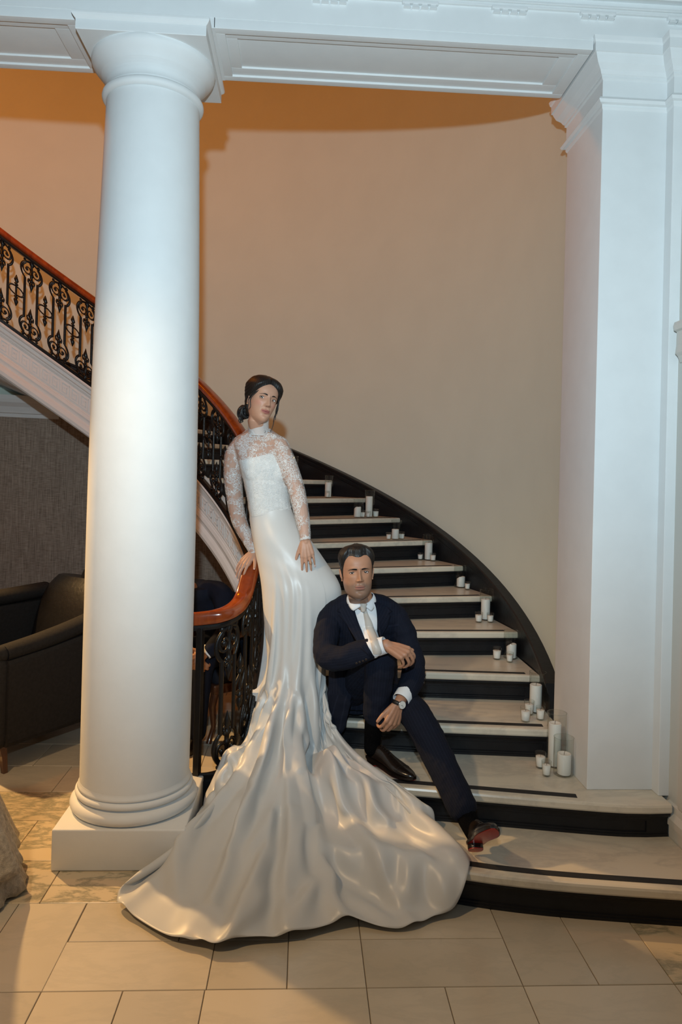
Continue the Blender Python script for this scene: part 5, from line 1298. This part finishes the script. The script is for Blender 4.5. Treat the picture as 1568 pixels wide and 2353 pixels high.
# collar leaves folded over the band
for s in (-1, 1):
    rings = []
    for ph in np.linspace(5, 150, 22):
        ct = (.300, 3.492)
        zt = 1.076+.040*sstep(0, 110, ph); rt = .058
        lo = float(np.interp(ph, [5, 20, 34, 60, 150], [.010, .026, .046, .040, .036])); rb = float(np.interp(ph, [5, 34, 60, 150], [.063, .080, .074, .068]))
        a_ = R_(ph); top_ = Vector((ct[0]+s*rt*math.sin(a_), ct[1]-rt*math.cos(a_), zt)); bot_ = Vector((ct[0]+s*rb*math.sin(a_), ct[1]-rb*math.cos(a_), zt-lo))
        rings.append([top_.lerp(bot_, u)+Vector((s*math.sin(a_), -math.cos(a_), 0))*.006*math.sin(PI*u) for u in np.linspace(0, 1, 6)])
    b = MB(); b.loft(rings, False, False, 0, True); o = b.build('shirt_collar', M['shirt'], groom); mdf = o.modifiers.new('thickness', 'SOLIDIFY'); mdf.thickness = .0025
b = MB(); b.loft([[(.300+.0560*math.cos(t), 3.492+.0560*math.sin(t), z+(.016*math.sin(t))) for t in np.linspace(0, 2*PI, 40, endpoint=False)] for z in (1.066, 1.08, 1.096)], True, False, 0, True)
o = b.build('collar_band', M['shirt'], groom); mdf = o.modifiers.new('thickness', 'SOLIDIFY'); mdf.thickness = .003
# tie
b = chest_patch([(1.056, .300, .318), (1.02, .306, .330), (.98, .314, .350), (.93, .322, .368), (.885, .334, .386)], .013, 7, .006, .004)
tk = MB(); tk.loft([[Vector((.304+(x-.0)*w_, 3.428-y*.012+(1.08-z)*.05, z-.006)) for x, y in ((-1, 0), (-.5, 1), (.5, 1), (1, 0), (.5, -.6), (-.5, -.6))] for z, w_ in ((1.083, .017), (1.074, .0195), (1.056, .016), (1.044, .0115))], True, True, 0, True)
tie = b.build('tie', M['tie'], groom); tk.build('tie_knot', M['tie'], tie)
# lapels
def lapel(side):
    s = side
    if s < 0: R3 = [(1.075, .258, .246), (1.05, .200, .258), (1.028, .176, .264), (1.018, .196, .266), (1.008, .186, .270), (.96, .228, .288), (.91, .278, .316), (.87, .322, .342)]
    else: R3 = [(1.075, .360, .374), (1.05, .370, .428), (1.028, .374, .452), (1.018, .375, .432), (1.008, .376, .444), (.96, .378, .430), (.91, .379, .408), (.87, .377, .386)]
    rings = []
    for z, a, c in R3:
        ring = []
        for j in range(7):
            u = j/6; x = a+(c-a)*u; p = onchest(x, z, .0085); p = p if p is not None else Vector((x, 3.47, z)); ring.append(p)
        rings.append(ring)
    b = MB(); b.loft(rings, False, False, 0, True); me = b.mesh('lapel', M['suit'])
    co = np.array([v_.co[:] for v_ in me.vertices]); at = me.attributes.new('stripe', 'FLOAT', 'POINT'); at.data.foreach_set('value', (co[:, 0]*.8-s*co[:, 2]*.45).astype(np.float32))
    o = ob('lapel', me, groom); mdf = o.modifiers.new('thickness', 'SOLIDIFY'); mdf.thickness = .005; mdf.offset = 0
lapel(-1); lapel(1)
# breast pocket welt, cuff buttons
M['button'] = mat('dark_horn_button', (.02, .014, .012), .35)
b = MB(); rings = []
for u in np.linspace(0, 1, 8):
    x = .432+.056*u; rings.append([onchest(x, .957+.006*u+h_, .0035) or Vector((x, 3.45, .957)) for h_ in (-.006, 0, .006)])
b.loft(rings, False, False, 0, True); me = b.mesh('breast_pocket', M['suit']); o = ob('breast_pocket', me, jacket)
for p in ((.262, 3.228, .842), (.276, 3.221, .848), (.290, 3.215, .854), (.304, 3.209, .861), (.606, 3.415, .735), (.598, 3.40, .722), (.590, 3.386, .709)):
    h_ = jb.find_nearest(Vector(p)); c_, n_ = h_[0], h_[1]
    b = MB(); e1 = n_.orthogonal().normalized(); e2 = n_.cross(e1)
    b.loft([[c_+n_*hh+(e1*math.cos(t)+e2*math.sin(t))*rr4 for t in np.linspace(0, 2*PI, 10, endpoint=False)] for rr4, hh in ((.0058, -.001), (.0062, .002), (.005, .0034), (.002, .0028))], True, True, 0, True); b.build('cuff_button', M['button'], jacket)
# shirt cuffs
def cuff(p0, p1, r0, r1):
    b = MB(); p0, p1 = Vector(p0), Vector(p1); d_ = (p1-p0).normalized(); e1 = d_.orthogonal().normalized(); e2 = d_.cross(e1)
    b.loft([[p0.lerp(p1, u)+(e1*math.cos(t)+e2*math.sin(t))*(r0+(r1-r0)*max(0, u)-k_) for t in np.linspace(0, 2*PI, 30, endpoint=False)] for u, k_ in ((-.5, 0), (0, 0), (.5, 0), (.95, 0), (1, .001), (.98, .003), (.6, .0035))], True, False, 0, True)
    return b.build('shirt_cuff', M['shirt'], groom)
cuff((.335, 3.247, .902), (.392, 3.2255, .925), .043, .039); cuff((.517, 3.353, .678), (.480, 3.302, .646), .045, .041)
# watch
wt = empty('wristwatch', (.474, 3.27, .63)); wt.parent = groom; wt.matrix_parent_inverse = parent_world(groom).inverted()
M['strap'] = mat('black_watch_strap', (.012, .011, .011), .5); M['steel'] = mat('steel', (.7, .7, .7), .22, .5, 1.0); M['dial'] = mat('silver_dial', (.66, .66, .62), .35)
wc = Vector((.474, 3.296, .640)); wd_ = Vector((-.36, -.22, -.90)).normalized(); wn = Vector((.38, -.90, .10)); wn = (wn-wd_*wn.dot(wd_)).normalized(); ws = wd_.cross(wn)
b = MB(); b.loft([[wc+wd_*(.006+h_)+(wn*math.cos(t)*.026+ws*math.sin(t)*.031)*k_ for h_, k_ in ((-.009, 1.0), (-.009, 1.08), (.009, 1.08), (.009, 1.0))] for t in np.linspace(0, 2*PI, 36, endpoint=False)], True, False, 0, True, loop=True); b.build('strap', M['strap'], wt)
fc_ = wc+wd_*.006+wn*.027+ws*.002
b = MB(); b.loft([[fc_+wn*h_+(ws*math.cos(t)+wd_*math.sin(t))*r_ for t in np.linspace(0, 2*PI, 32, endpoint=False)] for r_, h_ in ((.0185, 0), (.0195, .002), (.0195, .006), (.0180, .008), (.0172, .0075))], True, True, 0, True); b.build('case', M['steel'], wt)
b = MB(); b.add([fc_+wn*.0079+(ws*math.cos(t)+wd_*math.sin(t))*.0172 for t in np.linspace(0, 2*PI, 32, endpoint=False)], [tuple(range(32))]); b.build('dial', M['dial'], wt)
b = MB()
for an, L in ((.6, .009), (2.3, .013)): b.tube([fc_+wn*.0085, fc_+wn*.0085+(ws*math.cos(an)+wd_*math.sin(an))*L], .0005, 6)
b.build('watch_hand', M['strap'], wt)
# --- trousers
b = MB()
trunk(b, [(.35, 3.75, .47, .165, .13, 0), (.35, 3.745, .54, .165, .13, 0), (.348, 3.72, .62, .150, .115, 0)])
limb(b, [(.275, 3.70, .545, .090), (.325, 3.52, .70, .085), (.372, 3.365, .835, .075), (.384, 3.335, .815, .073), (.378, 3.345, .72, .070), (.374, 3.36, .62, .066), (.372, 3.366, .565, .064)], 26)
limb(b, [(.44, 3.71, .54, .092), (.495, 3.50, .575, .085), (.545, 3.32, .585, .076), (.60, 3.20, .505, .073), (.655, 3.08, .40, .068), (.705, 2.975, .305, .065)], 26)
tco, tfa = fused(b, .0048, 4); tco = wrinkle(tco, tfa, .0045, 16, 9.0, (1, 1, 1.4)); tco = wrinkle(tco, tfa, .002, 40, 4.0)
cloth_obj('trousers', tco, tfa, M['suit'], groom, [((.275, 3.70, .545), (.38, 3.34, .83), (0, 0, 1)), ((.38, 3.34, .83), (.372, 3.366, .56), (0, -1, 0)), ((.44, 3.71, .54), (.545, 3.32, .59), (0, 0, 1)), ((.545, 3.32, .59), (.705, 2.975, .305), (0, -1, .5))])
# socks
M['sock'] = painted('black_sock_knit', (.004, .004, .0045), .95, .3, .3, 120, .05)
b = MB(); limb(b, [(.370, 3.370, .60, .047), (.366, 3.385, .50, .046), (.362, 3.402, .42, .040), (.362, 3.40, .385, .040)]); co, fa = fused(b, .004, 2); ob('sock', mesh('sock', co, fa, M['sock'], True), groom)
b = MB(); limb(b, [(.690, 3.00, .335, .046), (.722, 2.935, .270, .043), (.745, 2.892, .232, .041)]); co, fa = fused(b, .004, 2); ob('sock', mesh('sock', co, fa, M['sock'], True), groom)
# --- shoes
M['shoe'] = painted('black_brown_leather', (.016, .011, .009), .22, .3, .1, 20, .6); M['redsole'] = mat('red_sole', (.42, .012, .010), .30); M['lace_cord'] = mat('shoe_lace', (.006, .005, .005), .7)
def shoe(name, heel, ex, ez, L=.298, sc=1.0):
    """heel: heel point on the sole; ex: towards the toe; ez: up out of the shoe"""
    ex = Vector(ex).normalized(); ez = Vector(ez); ez = (ez-ex*ez.dot(ex)).normalized(); ey = ez.cross(ex); H0 = Vector(heel)
    fn = lambda p: tuple(H0+ex*p[0]+ey*p[1]+ez*p[2])
    t = empty(name, heel); t.parent = groom; t.matrix_parent_inverse = parent_world(groom).inverted()
    S = catmull([(0, .022, .030, .072), (.03, .033, .026, .085), (.07, .034, .024, .098), (.11, .034, .020, .088), (.15, .039, .016, .070), (.19, .0455, .013, .056), (.225, .044, .012, .047), (.26, .034, .012, .040), (.285, .021, .013, .033), (.298, .008, .015, .024)], 34)
    b = MB(); rings = []
    for x, w_, z0, z1 in S:
        ring = []
        for j in range(20):
            a = 2*PI*j/20; c, s = math.cos(a), math.sin(a)
            zz = z0+(z1-z0)*(.5+.5*math.copysign(abs(s)**.75, s)); yy = w_*math.copysign(abs(c)**.7, c)*(1-.38*max(0, (zz-z0)/(z1-z0)-.35))
            ring.append((x, yy, zz))
        rings.append(ring)
    b.loft(rings, True, True, 0, True); b.build('upper', M['shoe'], t, fn)
    # welt and red sole
    b = MB()
    out = lambda off, dz: [[(x, (w_+off)*s, z0+dz) for x, w_, z0, z1 in S] for s in (-1, 1)]
    def slab(off, d0, d1, mi):
        rings = []
        for x, w_, z0, z1 in S: rings.append([(x, -(w_+off), z0+d0), (x, (w_+off), z0+d0), (x, (w_+off), z0+d1), (x, -(w_+off), z0+d1)])
        b.loft(rings, True, True, mi, False)
    slab(.0035, -.006, .004, 0); slab(-.0012, -.0075, -.006, 1); b.build('sole', [M['shoe'], M['redsole']], t, fn)
    b = MB(); pr = [(-.0015+0, .0), ]
    hx = [(.001+.062*(1-math.cos(q))/2, .031*math.sin(q)**.5 if 0 < q < PI else .012) for q in np.linspace(0, PI, 12)]
    ring = [(x, w_) for x, w_ in hx]; loop_ = [(x, w_) for x, w_ in ring]+[(x, -w_) for x, w_ in ring[::-1]]
    b.loft([[(x*k_+.001, y*k_, z) for x, y in loop_] for z, k_ in ((.0, .97), (.004, .99), (.024, 1.0))], True, True, 0, False); b.build('heel', M['shoe'], t, fn)
    b = MB(); b.loft([[(x*.96+.002, y*.96, z) for x, y in loop_] for z in (-.002, .0005)], True, True, 0, False); b.build('heel_cap', M['redsole'], t, fn)
    for q in range(5):
        x = .085+.0135*q; zt = np.interp(x, S[:, 0], S[:, 3])+.0005
        b = MB(); b.tube([(x, -.016, zt-.010), (x+.002, 0, zt+.002), (x, .016, zt-.010)], .0022, 6); b.build('shoelace', M['lace_cord'], t, fn)
    b = MB()
    cap = [(.222, (w_ := np.interp(.222, S[:, 0], S[:, 1])), 0)]
    zz0, zz1 = np.interp(.222, S[:, 0], S[:, 2]), np.interp(.222, S[:, 0], S[:, 3])
    b.tube([(.222+.004*math.cos(a), w_*1.01*math.copysign(abs(math.cos(a))**.7, math.cos(a))*(1-.38*max(0, (.5+.5*math.sin(a)**.75)-.35)), zz0+(zz1-zz0)*(.5+.5*math.sin(a)**.75)+.0004) for a in np.linspace(.02, PI-.02, 20)], .0009, 5); b.build('toe_cap_seam', M['lace_cord'], t, fn)
    return t
shoe('shoe', (.352, 3.435, .3095), (.66, -.82, 0), (0, 0, 1))
shoe('shoe', (.738, 2.885, .160), (.06, -.745, .66), (.02, .66, .745))
# ================================================================== ARMCHAIR BEHIND THE COLUMN
M['leather'] = painted('black_leather', (.010, .0095, .010), .34, .3, .35, 9, .5)
M['charcloth'] = painted('black_upholstery', (.016, .0155, .016), .85, .25, .3, 60, .2)
ac_ = empty('armchair', (-1.55, 4.35, 0)); tag(ac_, 'black upholstered armchair with tapered wooden legs behind the column', 'armchair')
e1 = Vector((.55, .835, 0)).normalized(); e2 = Vector((-e1.y, e1.x, 0)); A0_ = Vector((-1.60, 3.93, 0))
cf = lambda p: tuple(A0_+e1*p[0]+e2*p[1]+Vector((0, 0, p[2])))
def cushion(name, pts, mt, parent, seg=.03):
    x0, x1, y0, y1, z0, z1 = pts; b = MB(); b.box(x0, x1, y0, y1, z0, z1, 0, min(seg, .45*min(x1-x0, y1-y0, z1-z0))); return b.build(name, mt, parent, cf)
# outer side (towards the camera), armrest pad with a rising line, front edge roll
b = MB(); b.loft([[(x, y, z) for y, z in ((-.005, .165), (-.015, .19), (-.015, h-.02), (-.005, h), (.10, h), (.11, h-.02), (.11, .19), (.10, .165))] for x, h in ((.02, .635), (.3, .66), (.60, .70), (.80, .72))], True, True, 0, False); b.build('side_panel', M['charcloth'], ac_, cf)
b = MB(); limb(b, [(.02, .045, .672, .046), (.25, .045, .695, .050), (.50, .045, .735, .052), (.78, .045, .80, .052)], 20, 12, 1.25); b.build('armrest_pad', M['charcloth'], ac_, cf)
b = MB(); limb(b, [(.01, .05, .20, .050), (.005, .05, .40, .052), (.01, .05, .60, .050)], 12, 12); b.build('armrest_front', M['charcloth'], ac_, cf)
b = MB(); limb(b, [(.02, .72, .78, .046), (.25, .72, .84, .050), (.50, .72, .85, .052), (.78, .72, .86, .052)], 20, 12, 1.25); b.build('armrest_pad', M['charcloth'], ac_, cf)
b = MB(); b.box(.02, .80, .665, .775, .165, .80, 0, .015); b.build('side_panel', M['charcloth'], ac_, cf)
cushion('seat_base', (.02, .80, .10, .67, .17, .34), M['charcloth'], ac_)
cushion('seat_cushion', (-.02, .66, .10, .67, .32, .47), M['leather'], ac_, .05)
b = MB(); trunk(b, [(.70, .385, .40, .12, .29, 0), (.73, .385, .60, .12, .30, 0), (.78, .385, .80, .105, .30, 0), (.82, .385, .91, .085, .28, 0), (.84, .385, .97, .05, .24, 0)], 20, 28, 3.5); b.build('back_cushion', M['leather'], ac_, cf)
b = MB(); trunk(b, [(.86, .24, .84, .075, .17, 0), (.875, .24, .93, .085, .185, 0), (.89, .24, 1.01, .07, .18, 0), (.90, .24, 1.05, .04, .16, 0)], 16, 24, 3.2); b.build('head_cushion', M['leather'], ac_, cf)
b = MB(); b.box(.78, .90, .02, .75, .165, .86, 0, .03); b.build('back_panel', M['charcloth'], ac_, cf)
for x, y in ((.06, .06), (.06, .71), (.76, .06), (.76, .71)):
    b = MB(); b.loft([[(x+(-.012 if x < .4 else .012)*q+dx*r_, y+dy*r_, z) for dx, dy in ((-1, -1), (1, -1), (1, 1), (-1, 1))] for q, (z, r_) in enumerate(((.0, .012), (.10, .016), (.145, .021), (.172, .034)))], True, True, 0, False); b.build('leg', M['darkwood'], ac_, cf)

# ================================================================== SEATED BYSTANDER AND CARVED CHAIR BEYOND THE BALUSTRADE
ch = empty('carved_chair', (-.50, 4.80, 0)); tag(ch, 'dark carved wooden chair with navy upholstery beyond the balustrade', 'chair')
M['navyvelvet'] = painted('navy_upholstery', (.012, .014, .022), .8, .2, .2, 30, .2)
f1 = Vector((-.80, -.60, 0)); f2 = Vector((-f1.y, f1.x, 0)); B0_ = Vector((-.47, 4.80, 0))
cg_ = lambda p: tuple(B0_+f1*p[0]+f2*p[1]+Vector((0, 0, p[2])))      # x forward, y left
b = MB(); b.box(-.24, .26, -.26, .26, .36, .46, 0, .04); b.build('seat', M['navyvelvet'], ch, cg_)
b = MB(); b.box(-.25, .27, -.27, .27, .31, .37, 0, .012); b.build('seat_rail', M['darkwood'], ch, cg_)
arch = [(-.24-.10*u, .25*math.cos(a), .46+.62*math.sin(a)**.8) for a in np.linspace(.02, PI-.02, 30) for u in (math.sin(a),)]
b = MB(); b.tube(arch, [.022]*30, 8)
for i in range(3, 27, 2): b.sphere(Vector(arch[i])+Vector((0, 0, .018)), .022+.008*((i//2) % 2), 8, 6)
b.build('back_frame', M['darkwood'], ch, cg_)
b = MB(); b.loft([[(-.24-.10*math.sin(a)*q+dx, .23*q*math.cos(a), .47+.56*q*math.sin(a)**.8) for dx in (-.02, .03)]+[(-.24+.03, 0, .47+.0), (-.26, 0, .47)] for a in np.linspace(.02, PI-.02, 24) for q in (1,)], True, True, 0, True); b.build('back_panel', M['navyvelvet'], ch, cg_)
for s in (-1, 1):
    b = MB(); b.tube([(-.22, s*.26, .70), (-.05, s*.29, .69), (.12, s*.29, .67), (.20, s*.27, .64), (.19, s*.26, .60)], [.020, .022, .022, .024, .018], 8); b.tube([(.14, s*.27, .64), (.12, s*.26, .50), (.15, s*.26, .38)], [.018, .016, .02], 8); b.build('armrest', M['darkwood'], ch, cg_)
    for x in (-.22, .24):
        b = MB(); b.tube([(x, s*.24, .34), (x*1.12, s*.25, .24), (x*1.02, s*.23, .10), (x*1.2, s*.25, .01)], [.028, .024, .015, .018], 8); b.build('leg', M['darkwood'], ch, cg_)

by = empty('person', (-.52, 4.70, 0)); tag(by, 'seated man in dark navy suit with clasped hands, glimpsed between column and balustrade', 'person')
SKY = (.34, .17, .10)
b = MB()
trunk(b, [(-.47, 4.80, .50, .13, .10, 30), (-.50, 4.74, .66, .12, .09, 30), (-.56, 4.64, .82, .13, .09, 30), (-.62, 4.56, .92, .11, .07, 30), (-.69, 4.51, .95, .05, .05, 30)])
limb(b, [(-.70, 4.52, .95, .05), (-.78, 4.48, .99, .048), (-.84, 4.45, 1.03, .046)])
cl_ = Vector((-.615, 4.27, .575))
limb(b, [(-.72, 4.60, .92, .04), (-.79, 4.45, .74, .036), (-.655, 4.27, .60, .026)]); limb(b, [(-.50, 4.48, .92, .04), (-.45, 4.35, .74, .036), (-.565, 4.255, .61, .026)])
hand(b, (-.655, 4.272, .60), (.55, -.25, -.50), (-.3, -.8, .3), (.2, -.3, .9), 1.0, (45, 50, 30), 3); hand(b, (-.560, 4.258, .612), (-.70, -.2, -.42), (.25, -.85, .4), (.1, -.2, .95), 1.0, (30, 40, 25), 3)
limb(b, [(-.52, 4.80, .52, .07), (-.74, 4.50, .55, .055), (-.76, 4.45, .30, .045), (-.77, 4.44, .08, .035)]); limb(b, [(-.42, 4.76, .52, .07), (-.58, 4.38, .53, .055), (-.60, 4.33, .30, .045), (-.61, 4.32, .08, .035)])
yco, yfa = fused(b, .0055, 2)
yv, yf, yt, ya = head_grid(.23, 1.0, 1.05, 1.0, .9, 1.1, 1.0, 1.0, 120, 90)
HMy = head_matrix((-.92, 4.42, 1.13), -45, 8, 0, 1.0)
ob('body', skin_mesh('body', [(yco, yfa, None), (xf(HMy, yv), yf, head_tint(yv, yt, ya, .23, SKY, (.28, .11, .09), .4))], SKY), by)
vs, fs = hair_cap(yv, yf, yt, ya, .23, gl, gth, HMy, 90); hb = MB(); hb.add(vs, fs, 0, True); hb.build('hair', M['hair'], by)
M['navysuit'] = painted('plain_navy_cloth', (.008, .011, .022), .85, .2, .35, 24, .15)
b = MB()
trunk(b, [(-.47, 4.80, .47, .19, .15, 30), (-.48, 4.77, .62, .175, .14, 30), (-.53, 4.68, .78, .19, .13, 30), (-.59, 4.59, .90, .20, .11, 30), (-.64, 4.53, .96, .10, .08, 30)])
limb(b, [(-.60, 4.55, .95, .06), (-.53, 4.50, .945, .066), (-.49, 4.46, .91, .07), (-.44, 4.36, .76, .062), (-.50, 4.29, .67, .052), (-.535, 4.272, .633, .045)], 24); limb(b, [(-.64, 4.57, .95, .06), (-.71, 4.60, .93, .068), (-.79, 4.46, .75, .062), (-.72, 4.35, .66, .05), (-.69, 4.315, .63, .044)], 24)
co, fa = fused(b, .007, 3); ob('jacket', mesh('jacket', wrinkle(co, fa, .006, 12), fa, M['navysuit'], True), by)
b = MB(); trunk(b, [(-.47, 4.79, .45, .18, .14, 30), (-.47, 4.77, .56, .17, .13, 30)])
limb(b, [(-.52, 4.78, .53, .09), (-.66, 4.58, .56, .082), (-.745, 4.47, .54, .072), (-.76, 4.45, .34, .062), (-.77, 4.44, .12, .058)], 24); limb(b, [(-.42, 4.74, .53, .09), (-.52, 4.52, .55, .082), (-.585, 4.38, .52, .072), (-.60, 4.34, .34, .062), (-.61, 4.325, .12, .058)], 24)
co, fa = fused(b, .007, 3); ob('trousers', mesh('trousers', co, fa, M['navysuit'], True), by)
for p0, p1 in (((-.545, 4.268, .626), (-.562, 4.258, .608)), ((-.685, 4.31, .625), (-.660, 4.278, .604))):
    b = MB(); p0, p1 = Vector(p0), Vector(p1); d_ = (p1-p0).normalized(); q1 = d_.orthogonal().normalized(); q2 = d_.cross(q1)
    b.loft([[p0.lerp(p1, u)+(q1*math.cos(t)+q2*math.sin(t))*(.041-.004*u) for t in np.linspace(0, 2*PI, 24, endpoint=False)] for u in (-.4, .3, 1.0)], True, False, 0, True); b.build('shirt_cuff', M['shirt'], by)
for hx, hy in ((-.765, 4.47), (-.605, 4.355)):
    b = MB(); trunk(b, [(hx-.06, hy-.055, .004, .055, .10, -35), (hx-.06, hy-.055, .035, .052, .105, -35), (hx-.045, hy-.035, .07, .042, .07, -35), (hx-.02, hy-.01, .11, .038, .042, -35)], 12, 20); b.build('shoe', M['shoe'], by)

# ================================================================== LACE GOWN AT THE LEFT EDGE
M['ivory_lace'] = painted('ivory_lace', (.55, .49, .40), .8, .35, .9, 60, .2)
gw = empty('lace_gown', (-1.55, 2.85, 0)); tag(gw, 'ivory lace gown hem entering at the left edge of the floor', 'dress')
def tier(name, r_top, r_bot, z_top, z_bot, sc, ph):
    b = MB(); rings = []
    for i, u in enumerate(np.linspace(0, 1, 26)):
        ring = []
        for t in np.linspace(0, 2*PI, 160, endpoint=False):
            r = r_top+(r_bot-r_top)*u**1.3+.022*u*math.sin(9*t+ph)+.010*u*math.sin(23*t+ph*2); z = z_top+(z_bot-z_top)*u+.010*abs(math.sin(20*t))*(1 if i == 25 else 0)
            ring.append((-1.55+r*math.cos(t), 2.85+r*math.sin(t)*.9, z))
        rings.append(ring)
    b.loft(rings, True, False, 0, True); o = b.build(name, M['ivory_lace'], gw); mdf = o.modifiers.new('thickness', 'SOLIDIFY'); mdf.thickness = .002
tier('underskirt', .14, .46, 1.0, .006, 1, 0); tier('lace_tier', .15, .452, 1.02, .10, 1, 1.3)
b = MB(); b.lathe([(.135, .99), (.14, 1.0), (.15, 1.03), (.135, 1.05), (.02, 1.05)], 40, (-1.55, 2.85)); b.build('waistband', M['ivory_lace'], gw)
